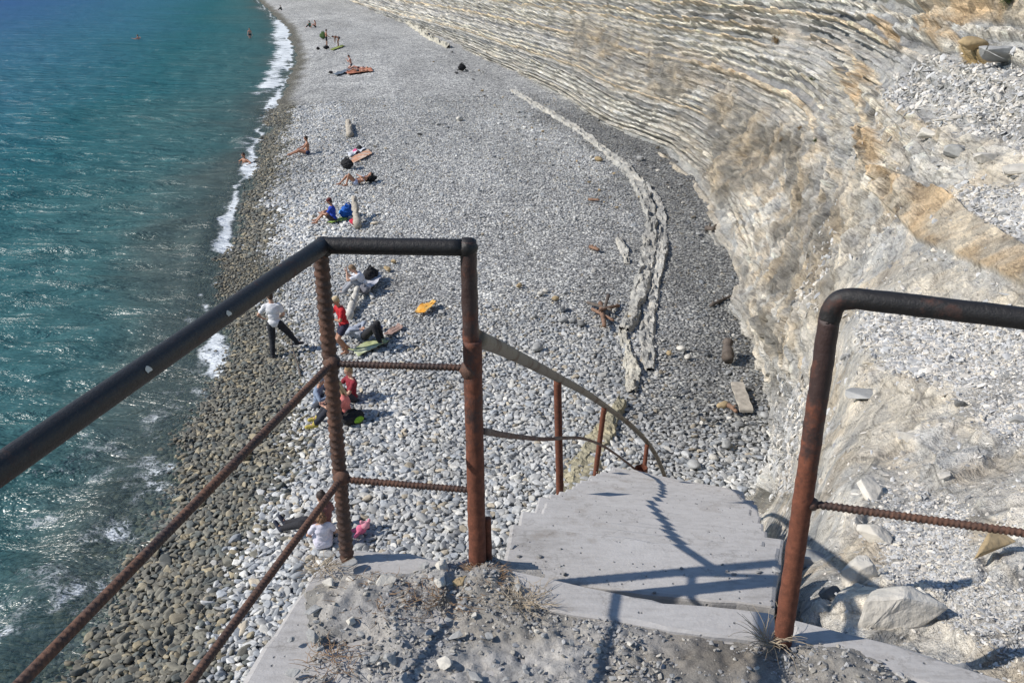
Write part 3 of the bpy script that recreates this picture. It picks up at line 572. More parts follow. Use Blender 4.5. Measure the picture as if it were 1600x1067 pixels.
rib_rock('rock_ledge', [(985, 268), (1012, 295), (1032, 330), (1035, 380), (1027, 430), (1018, 480), (1010, 530), (1018, 580)], [.25, .35, .4, .35, .35, .4, .4, .3], .13, 'thin pale ledge running beside the cliff side of the longer ledge', 2, (.48, .475, .45))
rib_rock('rock_ledge', [(972, 520), (982, 560), (988, 590), (985, 615)], [.25, .38, .4, .3], .18, 'short wide pale ledge below the pile of sticks', 3, (.53, .51, .45))
rib_rock('rock_ledge', [(972, 630), (950, 670), (930, 700), (908, 735), (892, 765), (875, 800)], [.3, .45, .55, .75, .8, .7], .16, 'broad olive tan ledge behind the lower handrail posts', 4, (.40, .37, .27))
rib_rock('rock_ledge', [(578, 2), (610, 18), (640, 38), (668, 58), (700, 76)], [.8, .9, .9, .8, .4], .5, 'pale distant ledge at the top of the beach under the cliff', 5, (.52, .50, .43))
rib_rock('rock_ledge', [(966, 375), (974, 395), (980, 415)], [.25, .35, .2], .16, 'small pale ledge fragment left of the long ledge', 6)

# ---------------------------------------------------------------- platform, stairs
PLAT = empty('concrete_platform', (0, 2, 0)); tag(PLAT, 'worn concrete landing strewn with rubble at the top of the stairs', 'platform')
def slab(name, outline, z, th, parent, mat, bev=.012, seed=0, step=.05, base=None):
    """flat slab with a chipped, uneven edge; outline counter-clockwise xy"""
    pts = []
    for a, b in zip(outline, outline[1:] + outline[:1]):
        a, b = Vector(a), Vector(b); k = max(1, int((b - a).length / step)); pts += [a.lerp(b, i / k) for i in range(k)]
    n = len(pts); c = sum(pts, Vector((0, 0))) / n; V = []; rings = []
    for zz, ins in ((z, bev * 1.6), (z - bev * .5, bev * .3), (z - bev * 1.6, 0), (z - th * .5, 0.0), (z - th, 0.0)):
        r = []
        for i, p in enumerate(pts):
            d = (p - c).normalized(); j = .012 * float(vn(p.x * 14, p.y * 14, seed)) + .03 * max(0, float(vn(p.x * 9, p.y * 9, seed + 5)) - .35)
            q = p - d * (ins + max(j, -.004)); r.append(len(V)); V.append((q.x - base[0], q.y - base[1], zz - base[2]))
        rings.append(r)
    Fc = [tuple(rings[0])] + [(rings[k][i], rings[k + 1][i], rings[k + 1][(i + 1) % n], rings[k][(i + 1) % n]) for k in range(4) for i in range(n)] + [tuple(reversed(rings[-1]))]
    return mesh(name, V, Fc, mat, False, parent)
pb = (0, 2, 0)
def Z0(px, py, z=0.0): p = on_z(px, py, z); return (float(p[0]), float(p[1]))
lf = [Z0(370, 1078), Z0(425, 985), Z0(488, 895), Z0(520, 868), Z0(555, 853), Z0(640, 862), Z0(735, 884), Z0(790, 893), (-.02, 1.2), (-.9, 1.2)]
slab('slab', list(reversed(lf)), 0.0, .16, PLAT, M_CONC, seed=1, base=pb)
kb = [Z0(780, 892), Z0(900, 918), Z0(1050, 944), Z0(1215, 964), Z0(1215, 1008), Z0(1050, 992), Z0(860, 958), Z0(790, 925)]
slab('kerb_slab', list(reversed(kb)), .012, .09, PLAT, M_CONC, seed=2, base=pb)
kb2 = [Z0(1232, 968), Z0(1400, 1008), Z0(1570, 1064), Z0(1700, 1120), Z0(1640, 1180), Z0(1480, 1085), Z0(1380, 1052), Z0(1225, 1012)]
slab('kerb_slab', list(reversed(kb2)), .006, .10, PLAT, M_CONC, seed=3, base=pb)
slab('slab', [(-.015, .9), (1.5, .9), Z0(1640, 1085), Z0(1222, 985), Z0(900, 930), Z0(790, 905)], -.006, .15, PLAT, M_CONC, seed=4, base=pb)
# bearing wall beneath the landing
slab('bearing_wall', [(-.45, 1.0), (1.2, 1.0), (1.1, 1.7), (.66, 1.86), (-.35, 2.05)], -.165, 6.9, PLAT, M_CONC, seed=6, step=.2, base=pb)
# dirt on the landing: a thin mound with soft edge
def dirt():
    xs = np.linspace(-.75, 1.5, 260); ys = np.linspace(.95, 2.2, 170); X, Y = np.meshgrid(xs, ys)
    pc = np.stack([X, Y, 0 * X], -1); fw = Y * CT + EYE * ST; PX = 800 + F * X / fw; PY = 533.5 + F * (EYE * CT - Y * ST) / fw
    m1 = poly(PX, PY, [(485, 930), (540, 905), (640, 910), (700, 885), (770, 878), (800, 920), (850, 955), (1000, 985), (1120, 1012), (1250, 1010), (1330, 1020), (1420, 1060), (1500, 1130), (1300, 1400), (200, 1500), (430, 1120), (500, 1020)], 26)
    h = m1 * (.020 + .018 * fbm(X * 5, Y * 5, 1, 4) + .008 * fbm(X * 40, Y * 40, 2, 3)) - .006 + .02 * np.exp(-((X + .05) ** 2 + (Y - 2.1) ** 2) / .01)
    k = sm(-.3, .5, fbm(X * 3, Y * 3, 5, 4))[..., None]; br = sm(.1, .6, fbm(X * 2.2, Y * 2.2, 15, 4))[..., None]
    col = np.array([.30, .285, .26]) * (1 - k) + np.array([.42, .41, .395]) * k; col = col * (1 - .5 * br) + np.array([.16, .125, .085]) * .5 * br
    Zt = np.where(Y < 2.6, h, h)
    o = mesh('dirt', np.stack([X, Y, Zt], -1).reshape(-1, 3), gridfaces(170, 260), M_DIRT, True, cols={'col': col.reshape(-1, 3)})
    # drop what lies below the slab
    bm = bmesh.new(); bm.from_mesh(o.data); bmesh.ops.delete(bm, geom=[v for v in bm.verts if v.co.z < -.004], context='VERTS'); bm.to_mesh(o.data); bm.free()
    tag(o, 'dusty grey brown dirt layer over the concrete landing', 'dirt', kind='stuff'); return PX, PY, X, Y, m1, Zt
M_DIRT = attr_rock('dusty_dirt', bs=9.0, amp=.7)
DT = dirt()

# stairs: twenty shallow treads, then a steeper flight turning right
ST_ = empty('staircase', (.4, 2.3, -.15)); tag(ST_, 'curved flight of grey concrete steps descending from the landing', 'staircase')
kn = [(-.15, (-.075, 2.33), (.76, 2.185)), (-.8, (.10, 3.50), (1.10, 3.25)), (-1.5, (.33, 4.78), (1.40, 4.62)), (-2.2, (.62, 6.1), (1.70, 5.85)), (-2.85, (.94, 7.32), (1.93, 6.95)),
      (-3.6, (1.45, 8.25), (2.15, 7.5)), (-4.6, (2.15, 9.15), (2.75, 8.3)), (-5.6, (2.7, 10.2), (3.4, 9.45)), (-6.7, (3.05, 11.5), (3.95, 11.1))]
kz = [-k[0] for k in kn]
def edge(z): return [Vector((np.interp(-z, kz, [k[i][0] for k in kn]), np.interp(-z, kz, [k[i][1] for k in kn]))) for i in (1, 2)]
zl = list(np.linspace(-.15, -2.85, 20)) + list(np.linspace(-3.04, -6.5, 19)); rs = random.Random(3)
for i, z in enumerate(zl[:-1]):
    a, b = edge(z); c, d = edge(zl[i + 1]); e = (d - c).normalized(); j1, j2 = rs.uniform(-.05, .04), rs.uniform(-.05, .04); L = a - e * j1; R = b + e * (j2 + .01)
    fl = (c - a).normalized() * .035; fr = (d - b).normalized() * .035
    slab('step', [tuple(L), tuple(R), tuple(d + e * (j2 + .01) + fr), tuple(c - e * j1 + fl)], z, .30 if i else .07, ST_, M_CONC, .008, 10 + i, .09 if i < 20 else .25, base=(.4, 2.3, -.15))
# the lower ledge seen in the slot between landing and first step
slab('step', [Z0(960, 905, -.25), Z0(960, 945, -.25), Z0(1212, 985, -.25), Z0(1212, 925, -.25)], -.24, .2, ST_, M_CONC, .008, 40, base=(.4, 2.3, -.15))

# ---------------------------------------------------------------- railings
def V3(p): return Vector([float(x) for x in p])
RL = empty('railing', (-.3, 2.2, 0)); tag(RL, 'dark pipe railing with two rebar rows left of the stair opening', 'railing')
def rl(mb, name, mat, root): 
    o = mb.build(name, mat, root); 
    for v in o.data.vertices: v.co -= root.location
    return o
c1 = Vector((-.466, 2.19, .945)); c2 = Vector((-.117, 2.172, .945)); far_l = c1 + (Vector((-.70, 1.10, .955)) - c1) * 2.1
rl(MB().tube(smoothline([far_l, c1 + (far_l - c1) * .5, c1 + (far_l - c1) * .03, c1], 1) , .0215, 18, lump=.0008), 'top_rail', M_RAIL, RL)
rl(MB().tube(dens([c1 + Vector((-.012, 0, 0)), c2 + Vector((.0, 0, 0))], .03), .0215, 18, lump=.0009), 'top_rail', M_RAIL, RL)
rl(MB().tube(dens([c1 + Vector((-.008, 0, -.005)), Vector((-.474, 2.205, .0))], .004), .0178, 20, rib=.022), 'post', M_REBAR, RL)
rl(MB().tube(dens([c2 + Vector((.012, 0, .018)), Vector((-.083, 2.17, .62))], .012) + dens([Vector((-.083, 2.17, .61)), Vector((-.082, 2.17, .0))], .012)[1:], [.0225] * 27 + [.0225 + .006 * math.exp(-((i - 30) / 7) ** 2) for i in range(27, 200)][:0] + [.0265] * 400, 18, lump=.0016) if False else
   MB().tube(dens([c2 + Vector((.010, 0, .018)), Vector((-.100, 2.17, -.02))], .012), .0208, 18, lump=.0018), 'post', M_RUST, RL)
rl(MB().tube(dens([Vector((-.101, 2.165, .70)), Vector((-.097, 2.165, -.02))], .012), .0242, 18, lump=.0022), 'post_sleeve', M_RUST, RL)
rl(MB().tube(dens([Vector((-.068, 2.18, .16)), Vector((-.066, 2.18, -.02))], .012), .010, 10, lump=.001), 'post_brace', M_RUST, RL)
rd = (Vector((-.70, 1.10, 0)) - Vector((-.466, 2.19, 0)))
for h, nm in ((.63, 0), (.285, 1)):
    a = Vector((-.466, 2.19, h)); rl(MB().tube(dens([a, a + rd * 1.7], .0025), .0085, 12, rib=.012), 'rebar_rail', M_REBAR, RL)
    rl(MB().tube(dens([a + Vector((.0, -.01, 0)), Vector((-.11, 2.165, h - .02 * nm - .005))], .0022), .0082, 12, rib=.011), 'rebar_rail', M_REBAR, RL)
for p, r in ((c1 + Vector((0, 0, -.004)), .026), (c2 + Vector((.008, 0, 0)), .0262), (Vector((-.466, 2.185, .63)), .022), (Vector((-.466, 2.185, .287)), .022), (Vector((-.108, 2.165, .62)), .028)):
    bm = bmesh.new(); bmesh.ops.create_icosphere(bm, subdivisions=3, radius=r)
    for v in bm.verts: v.co *= 1 + .12 * float(vn(v.co.x * 90, v.co.y * 90, v.co.z * 90 + p.x * 9)); v.co += p - RL.location
    bmo('weld', bm, M_RAIL if r in (.026, .0262) else M_REBAR, True, RL)
# chipped paint marks on the long rail
M_CHIPP = simple('chipped_white_undercoat', (.62, .58, .50), .8, .15, 40)
for tpos, sz in ((.50, .010), (.50 + .27, .010)):
    p = c1 + (Vector((-.70, 1.10, .955)) - c1) * (tpos * .92); ax = (far_l - c1).normalized(); side = Vector((.55, -.35, .62)); side = (side - ax * side.dot(ax)).normalized(); tg = ax.cross(side)
    V = [p - RL.location + (side * math.cos(th * 1.0) + tg * math.sin(th)) * .0224 + ax * l for th, l in [(-.4 + .25 * math.cos(q) * (1 + .3 * math.cos(3 * q)), sz * .9 * math.sin(q) * (1 + .25 * math.sin(2 * q + tpos))) for q in np.linspace(0, 6.283, 15)[:-1]]]
    mesh('paint_chip', V, [tuple(range(14))], M_CHIPP, False, RL)

RR = empty('railing', (.69, 1.857, 0)); tag(RR, 'rusty pipe railing with a single rebar row right of the stair opening', 'railing')
p0 = Vector((.683, 1.857, -.03)); p1 = Vector((.686, 1.857, .925)); dr = Vector((.341, -.135, .0)).normalized()
bend = [p1 + Vector((0, 0, -.05)), p1 + Vector((0, 0, -.02)) + dr * .004, p1 + dr * .018, p1 + Vector((0, 0, .008)) + dr * .05]
rl(MB().tube(dens([p0, p1 + Vector((0, 0, -.045))], .012), .0232, 18, lump=.0012), 'post', M_RUST, RR)
rl(MB().tube(smoothline(bend, 5)[:-1] + dens([bend[-1], bend[-1] + dr * 1.7], .03), .0232, 18, lump=.0010), 'top_rail', M_RAIL, RR)
rl(MB().tube(dens([Vector((.70, 1.852, .417)), Vector((.70, 1.852, .417)) + Vector((.436, -.118, 0)).normalized() * 1.6], .0022), .0085, 12, rib=.0115), 'rebar_rail', M_REBAR, RR)
pe = p1 + dr * 1.62
rl(MB().tube(dens([Vector((pe.x, pe.y, -.05)), Vector((pe.x, pe.y, .92))], .03), .0232, 14, lump=.0012), 'post', M_RUST, RR)
bm = bmesh.new(); bmesh.ops.create_icosphere(bm, subdivisions=3, radius=.017)
for v in bm.verts: v.co *= 1 + .12 * float(vn(v.co.x * 90, v.co.y * 90, v.co.z * 90)); v.co += Vector((.702, 1.85, .417)) - RR.location
bmo('weld', bm, M_REBAR, True, RR)

HR = empty('handrail', (.3, 4.6, -1.4)); tag(HR, 'weathered bent pipe handrail dropping along the stairs on thin rusty posts', 'handrail')
def hp(px, py, Y):                                            # point on the view line at world distance Y
    d = ray(px, py); t = Y / d[1]; return V3(d * t + np.array([0, 0, EYE]))
top = [hp(742, 527, 2.2), hp(800, 553, 3.05), hp(875, 592, 4.58), hp(912, 612, 5.6), hp(945, 634, 6.75), hp(985, 664, 7.7), hp(1012, 692, 8.3), hp(1030, 722, 8.9), hp(1046, 768, 9.5), hp(1056, 815, 9.9)]
rl(MB().tube(smoothline(top, 8), .0235, 14, lump=.001), 'top_rail', M_OLD, HR)
midr = [hp(752, 673, 2.22), hp(800, 681, 3.0), hp(850, 686, 4.1), hp(885, 684, 4.7), hp(915, 686, 5.6), hp(948, 700, 6.6), hp(985, 727, 7.6), hp(1008, 748, 8.2), hp(1018, 775, 8.8)]
rl(MB().tube(smoothline(midr, 8), .0105, 10, lump=.001), 'mid_rail', M_REBAR, HR)
def post(t, bpx, bpy_, Yb, r=.021): rl(MB().tube(dens([t, hp(bpx, bpy_, Yb)], .03), r, 12, lump=.0012), 'post', M_RUST, HR)
post(hp(871, 594, 4.56), 876, 818, 4.58, .022); post(hp(944, 636, 6.74), 925, 782, 6.72, .022); post(hp(1011, 694, 8.28), 1000, 790, 8.2, .022); post(hp(1038, 745, 9.15), 1034, 790, 9.1, .02)
PS = hp(1001, 752, 7.75); m_ = MB(); m_.tube([PS + Vector((0, 0, -.5)), PS + Vector((0, 0, .155))], .062, 20, closed=False); m_.tube([PS + Vector((0, 0, .155)), PS + Vector((0, 0, -.5))], .054, 20, closed=False)
o = rl(m_, 'pipe_stub', M_RUST, HR)

# ---------------------------------------------------------------- stones
def stone(name, loc, size, mat, label=None, group=None, rot=None, seed=0, angular=True, sub=3, cat='stone'):
    r = random.Random(seed * 7 + 3); bm = bmesh.new()
    if angular:
        for _ in range(16):
            v = Vector((r.gauss(0, 1), r.gauss(0, 1), r.gauss(0, 1))).normalized(); v = Vector([max(-.72, min(.72, c)) for c in v]) * r.uniform(.9, 1.1); bm.verts.new(v)
        bmesh.ops.convex_hull(bm, input=list(bm.verts)); bmesh.ops.delete(bm, geom=[v for v in bm.verts if not v.link_faces], context='VERTS')
        bmesh.ops.bevel(bm, geom=list(bm.edges), offset=.06, segments=2, affect='EDGES', profile=.6)
        bmesh.ops.triangulate(bm, faces=[f for f in bm.faces if len(f.verts) > 4])
        bmesh.ops.subdivide_edges(bm, edges=[e for e in bm.edges if e.calc_length() > .3], cuts=2, use_grid_fill=True)
    else: bmesh.ops.create_icosphere(bm, subdivisions=sub, radius=.8)
    for v in bm.verts:
        k = 1 + (.07 if angular else .22) * float(vn(v.co.x * 1.7 + seed, v.co.y * 1.7, v.co.z * 1.7)) + .04 * float(vn(v.co.x * 6 + seed, v.co.y * 6, v.co.z * 6)); v.co *= k; v.co = Vector((v.co.x * size[0], v.co.y * size[1], v.co.z * size[2]))
    o = bmo(name, bm, mat, not angular); o.location = loc; o.rotation_euler = rot or (r.uniform(-.2, .2), r.uniform(-.2, .2), r.uniform(0, 6.28)); return tag(o, label, cat, group)
def plat_stone(px, py, wpx, mat, label, seed, flat=.5, asp=.7, group='loose stones lying on the landing', z=.02):
    p = on_z(px, py, z); D = float(depth_of(p)); s = wpx / F * D * .62
    return stone('stone', (p[0], p[1], z + s * flat * .45), (s, s * asp, s * flat), mat, label, group, None, seed)
G_, W_, Y_, D_ = M_STONE_G, M_STONE_W, M_STONE_Y, M_STONE_D
for i, (x, y, wd, m, lb, fl) in enumerate([
    (690, 888, 26, W_, 'upright grey block standing against the rusty post base', .8), (687, 912, 26, W_, 'pale square block just below the upright block', .6), (719, 911, 30, Y_, 'tan wedge stone right of the pale square block', .45),
    (664, 885, 18, G_, 'small tan stone left of the upright block', .5), (603, 912, 34, W_, 'triangular pale stone on the dirt edge below the ledge', .5), (545, 882, 28, G_, 'flat grey stone beside the foot of the ribbed post', .3),
    (514, 912, 22, W_, 'cream angular stone at the left edge of the dirt', .6), (487, 954, 30, G_, 'flat bluish slate on the left edge of the landing', .3), (489, 998, 28, G_, 'tall grey stone left of the nest of dry roots', .7), (547, 972, 20, W_, 'whitish stone above the nest of dry roots', .6),
    (616, 967, 18, G_, 'small pointed stone alone in the middle of the dirt', .6), (610, 1032, 28, G_, 'large rounded grey stone low in the dirt', .6), (586, 1033, 20, G_, 'egg shaped stone touching the large rounded one', .6), (694, 1037, 32, W_, 'long pale flat stone low in the middle of the dirt', .35),
    (671, 988, 22, G_, 'flat kite shaped slate in the middle of the dirt', .25), (710, 995, 26, G_, 'dark edged slate right of the kite shaped one', .3), (764, 994, 18, G_, 'grey chip at the middle right of the dirt', .4), (458, 1052, 24, G_, 'lone grey stone on the bare lower left concrete', .35),
    (455, 1000, 14, G_, 'tiny grey stone alone on the bare left concrete', .4), (808, 920, 20, G_, 'grey stone at the end of the kerb slab', .5), (935, 1018, 12, W_, 'small white stone on the dirt under the kerb', .6), (630, 1062, 24, G_, 'half hidden grey stone at the bottom edge left', .4), (745, 1058, 28, G_, 'flat stone at the bottom edge in the middle', .3), (500, 1015, 14, G_, 'small round stone beside the tall grey stone', .7)]):
    plat_stone(x, y, wd, m, lb, 100 + i, fl)
for i in range(46):
    x, y = rs.uniform(490, 860), rs.uniform(905, 1066)
    if i > 34: x, y = rs.uniform(860, 1120), rs.uniform(1005, 1066)
    plat_stone(x, y, rs.uniform(7, 15), rs.choice([G_, G_, W_]), 'thumb sized grey shard lying in the dirt of the landing', 200 + i, rs.uniform(.3, .6), .7, 'small shards on the landing')
def plat_gravel():
    PX, PY, X, Y, m1, Zt = DT; ok = (m1 > .25) & (PY < 1100) & (PX > 380); cl = sm(-.4, .5, fbm(X * 4, Y * 4, 33, 3)) + .15
    pr = (ok * cl).ravel(); pr = pr / pr.sum(); idx = RNG.choice(len(pr), 4800, p=pr); m = len(idx)
    P = np.c_[X.ravel()[idx], Y.ravel()[idx], Zt.ravel()[idx]] + RNG.normal(0, .004, (m, 3)) * [1, 1, 0]
    sz = .0014 + .0062 * RNG.random(m) ** 3; P[:, 2] += sz * .2
    base = np.where((RNG.random(m) < .6)[:, None], [.33, .33, .33], [.40, .38, .34]) * (.6 + .6 * RNG.random(m))[:, None]
    gn_scatter('gravel', P, np.c_[sz, sz * .7, sz * (.25 + .3 * RNG.random(m))], np.c_[RNG.normal(0, .4, m), RNG.normal(0, .4, m), RNG.uniform(0, 6.28, m)], base, M_CHIP, True, 'fine grey grit scattered over the landing', 'gravel')
plat_gravel()
# grit on steps
def step_grit():
    P = []; 
    for _ in range(900):
        z = rs.choice(zl[:19]); i = zl.index(z); a, b = edge(z); c, d = edge(zl[i + 1]); u = rs.random() ** (1 if rs.random() < .5 else 3); v = rs.random(); u = u if rs.random() < .5 else 1 - u
        q = a.lerp(b, u).lerp(c.lerp(d, u), v * .9); P.append((q.x, q.y, z + .002))
    P = np.array(P); m = len(P); sz = .002 + .011 * RNG.random(m) ** 5
    gn_scatter('gravel', P, np.c_[sz, sz * .7, sz * .5], np.c_[RNG.normal(0, .3, m), RNG.normal(0, .3, m), RNG.uniform(0, 6.28, m)], np.ones((m, 3)) * .3 * (.5 + .7 * RNG.random(m))[:, None], M_CHIP, True, 'sparse grit lying on the concrete steps', 'gravel')
step_grit()

def cliff_stone(px, py, wpx, mat, label, seed, asp=.7, flat=.45, ang=True, name='boulder', sink=.25, rot=None):
    p, n = cliff_pt(px, py); D = float(depth_of(np.array(p))); s = wpx / F * D * .62
    return stone(name, p + n * s * flat * (1 - sink) * .6, (s, s * asp, s * flat), mat, label, 'fallen blocks on the rock slope', rot, seed, ang, cat='boulder')
for i, (x, y, wd, m, lb, asp, fl, ang) in enumerate([
    (1385, 965, 175, W_, 'big rounded cream boulder just beyond the kerb right of the rusty post', .48, .38, True), (1192, 872, 48, D_, 'smooth dark boulder in the shade beside the lower steps', .8, .6, True),
    (1350, 910, 70, W_, 'upright cream block above the big rounded boulder', .6, .7, True), (1370, 850, 60, W_, 'cream angular block between the dirt slope and the rebar', .6, .5, True),
    (1560, 880, 110, Y_, 'long tan ledge block at the right edge under the rebar', .4, .35, True), (1498, 1040, 60, G_, 'grey boulder low on the slope behind the kerb', .7, .5, True),
    (1590, 650, 30, G_, 'grey block at the right edge below the pipe rail', .7, .5, True), (1504, 634, 22, D_, 'small dark stone alone on the pale slope', .8, .7, True), (1350, 620, 60, G_, 'smooth grey slab left of the pale slope centre', .8, .25, True),
    (1360, 770, 75, W_, 'flat cream slab just above the rebar', .55, .3, True), (1455, 218, 55, W_, 'slanting white slab upper right of the orange bed', .45, .35, True), (1495, 245, 48, G_, 'square pale block right of the slanting white slab', .7, .5, True),
    (1545, 262, 38, W_, 'pale block at the lower end of the white slabs', .7, .5, True), (1590, 272, 50, W_, 'large pale slab at the right edge above the orange bed', .7, .35, True), (1578, 98, 90, G_, 'broad smooth grey slab at the upper right edge', .5, .3, True),
    (1530, 85, 50, Y_, 'ochre boulder below the top orange bed', .6, .4, False), (1500, 188, 75, W_, 'thin blade shaped slab jutting from the shale', .18, .12, True), (1155, 350, 14, W_, 'small pale round stone lodged low in the cliff', .8, .7, False),
    (1480, 750, 30, W_, 'white shard on the slope right of centre', .5, .3, True), (1420, 690, 42, W_, 'cream shard on the slope above the rebar', .5, .3, True), (1265, 880, 60, G_, 'grey block low beside the rusty post', .7, .5, True), (1300, 935, 40, D_, 'dark block in the gap right of the rusty post', .7, .6, True)]):
    cliff_stone(x, y, wd, m, lb, 300 + i, asp, fl, ang)

# ---------------------------------------------------------------- dry grass and shrubs
def blades(name, c, n, r, L, mat, label, cat, seed, flat=.25, nrm=Vector((0, 0, 1)), group=None, wd=.0012, kind=None, spread=1.0):
    q = random.Random(seed); m = MB()
    for _ in range(n):
        a = q.uniform(0, 6.28); d0 = q.uniform(0, r) * spread; b = Vector((math.cos(a) * d0, math.sin(a) * d0, 0)); a2 = a + q.gauss(0, .9); l = L * q.uniform(.4, 1.2)
        dirv = Vector((math.cos(a2), math.sin(a2), flat + q.uniform(-.2, .7) * flat * 2)).normalized(); cur = q.uniform(-.6, .6); pts = []
        for k in range(6):
            t = k / 5; rr = Matrix.Rotation(cur * t, 3, 'Z'); pts.append(b + rr @ dirv * l * t - Vector((0, 0, .35 * l * t * t * (1 if flat > .3 else .3))))
        for p in pts: p.z = max(p.z, .001 + q.random() * .004)
        m.tube(pts, [wd * (1 - .12 * k) for k in range(6)], 3, closed=False)
    o = m.build(name, mat); o.location = c
    if nrm.z < .99: o.rotation_euler = nrm.to_track_quat('Z', 'Y').to_euler()
    return tag(o, label, cat, group, kind)
M_DRY = simple('dry_straw', (.26, .17, .10), .8, .4, 40); M_STRAW = simple('pale_straw', (.38, .31, .22), .8, .35, 40); M_GREEN = simple('scrub_leaves', (.055, .085, .025), .7, .4, 30); M_OCH = simple('dry_scrub', (.24, .17, .09), .8, .4, 30)
def pz(x, y, z=.02): return V3(on_z(x, y, z))
blades('dry_grass', pz(755, 898), 260, .055, .05, M_DRY, 'tangled brown dry grass around the base of the rusty stair post', 'dry grass', 1, .5)
blades('dry_grass', pz(590, 930), 110, .11, .045, M_DRY, 'sparse brown dry grass on the left part of the dirt', 'dry grass', 2, .2)
blades('dry_roots', pz(520, 1028), 90, .07, .045, M_DRY, 'nest of dry brown roots low on the left of the landing', 'dry roots', 3, .12)
blades('dry_grass', pz(820, 938), 130, .08, .045, M_STRAW, 'pale straw lying along the kerb slab', 'dry grass', 4, .25)
blades('dry_grass', pz(1200, 1005), 60, .02, .11, M_STRAW, 'tuft of pale straw at the foot of the right rusty post', 'dry grass', 5, .6)
blades('dry_grass', pz(505, 888), 50, .03, .08, M_STRAW, 'thin straw beside the foot of the ribbed post', 'dry grass', 6, .1)
blades('dry_grass', pz(690, 935), 130, .10, .04, M_DRY, 'matted brown dry grass below the square block', 'dry grass', 16, .15)
def shrub(px, py, wpx, mat, label, seed):
    p, n = cliff_pt(px, py); D = float(depth_of(np.array(p))); R = wpx / F * D * .5; q = random.Random(seed); root = empty('shrub', p); tag(root, label, 'shrub')
    m = MB(); st = MB()
    for _ in range(26):
        d = Vector((q.gauss(0, 1), q.gauss(0, 1), q.gauss(0, 1))).normalized(); d = (d + n * .8).normalized(); L = R * q.uniform(.4, 1.05); st.tube([Vector((0, 0, 0)), d * L * .5 + Vector((0, 0, L * .05)), d * L], [R * .02, R * .014, R * .006], 3, closed=False)
        for _ in range(34):
            c = d * L * q.uniform(.35, 1.05) + Vector((q.gauss(0, 1), q.gauss(0, 1), q.gauss(0, 1))) * R * .12; a = Vector((q.gauss(0, 1), q.gauss(0, 1), q.gauss(0, 1))).normalized() * R * .07; b = a.orthogonal().normalized() * R * .03
            m.add([c - a, c + b, c + a, c - b], [(0, 1, 2, 3)])
    st.build('stem', M_OCH, root); m.build('foliage', mat, root, False)
for i, (x, y, wd, m, lb) in enumerate([(1592, 26, 40, M_GREEN, 'dark green shrub at the top right corner of the cliff'), (1272, 128, 14, M_GREEN, 'small green tuft on the cliff between two pale beds'), (1153, 127, 12, M_GREEN, 'tiny green tuft at the top of the brown scree'), (1226, 222, 12, M_OCH, 'rust brown dry shrub right of the brown scree'),
    (1257, 205, 12, M_OCH, 'orange brown dry tuft above the rust brown shrub'), (1212, 62, 26, M_OCH, 'olive dry scrub hanging near the top of the cliff'), (1285, 224, 12, M_GREEN, 'grey green tuft beside the rust brown shrub'), (1345, 8, 14, M_OCH, 'small brown tuft at the top edge of the cliff')]): shrub(x, y, wd, m, lb, 60 + i)

# ---------------------------------------------------------------- people
def skinmat(name, c): 
    m, t, p = newmat(name); v = coord(t); t.links.new(ramp(t, noise(t, v, 5, 3), [(.3, tuple(x * .88 for x in c)), (.7, tuple(x * 1.1 for x in c))]), p.inputs['Base Color'])
    p.inputs['Roughness'].default_value = .5; return m
SK = {'fair': skinmat('fair_skin', (.50, .29, .20)), 'tan': skinmat('tanned_skin', (.36, .175, .105)), 'pink': skinmat('sunburnt_skin', (.50, .25, .18))}
_mc = {}
def cloth(c):
    if c not in _mc: _mc[c] = simple('cloth', c, .9, .16, 7, .5, .006)
    return _mc[c]
M_EYE = simple('eye', (.02, .015, .012), .3, .1); M_LIP = simple('lip', (.30, .11, .09), .5, .1)
def blob(bm, c, r, rot=None, sub=2):
    M = Matrix.Translation(c) @ (rot.to_4x4() if rot else Matrix()) @ Matrix.Diagonal((*r, 1)); bmesh.ops.create_icosphere(bm, subdivisions=sub, radius=1, matrix=M)
def cone(bm, a, b, ra, rb, seg=14):
    a, b = Vector(a), Vector(b); d = b - a
    if d.length < 1e-5: return
    M = Matrix.Translation((a + b) / 2) @ d.to_track_quat('Z', 'Y').to_matrix().to_4x4()
    bmesh.ops.create_cone(bm, cap_ends=True, segments=seg, radius1=ra, radius2=rb, depth=d.length, matrix=M)
    for c, r in ((a, ra), (b, rb)): bmesh.ops.create_icosphere(bm, subdivisions=2, radius=r * .995, matrix=Matrix.Translation(c))
def fuse(name, bm, vox, mat, parent=None, it=4, wrinkle=0.0, fac=.5):
    me = bpy.data.meshes.new(name); bm.to_mesh(me); bm.free(); o = bpy.data.objects.new(name, me); C.objects.link(o)
    md = o.modifiers.new('r', 'REMESH'); md.mode = 'VOXEL'; md.voxel_size = vox
    ms = o.modifiers.new('s', 'SMOOTH'); ms.iterations = it; ms.factor = fac
    dg = bpy.context.evaluated_depsgraph_get(); dg.update(); ev = o.evaluated_get(dg); nm = bpy.data.meshes.new_from_object(ev); o.modifiers.clear(); o.data = nm; bpy.data.meshes.remove(me)
    nm.name = name; nm.polygons.foreach_set('use_smooth', [True] * len(nm.polygons)); nm.materials.clear(); nm.materials.append(mat)
    if wrinkle:
        n = len(nm.vertices); co = np.empty(n * 3); no = np.empty(n * 3); nm.vertices.foreach_get('co', co); nm.vertices.foreach_get('normal', no); co = co.reshape(-1, 3); no = no.reshape(-1, 3)
        co += no * (wrinkle * fbm(co[:, 0] * 9, co[:, 1] * 9, co[:, 2] * 16, 3))[:, None]; nm.vertices.foreach_set('co', co.ravel())
    if parent: o.parent = parent
    return o
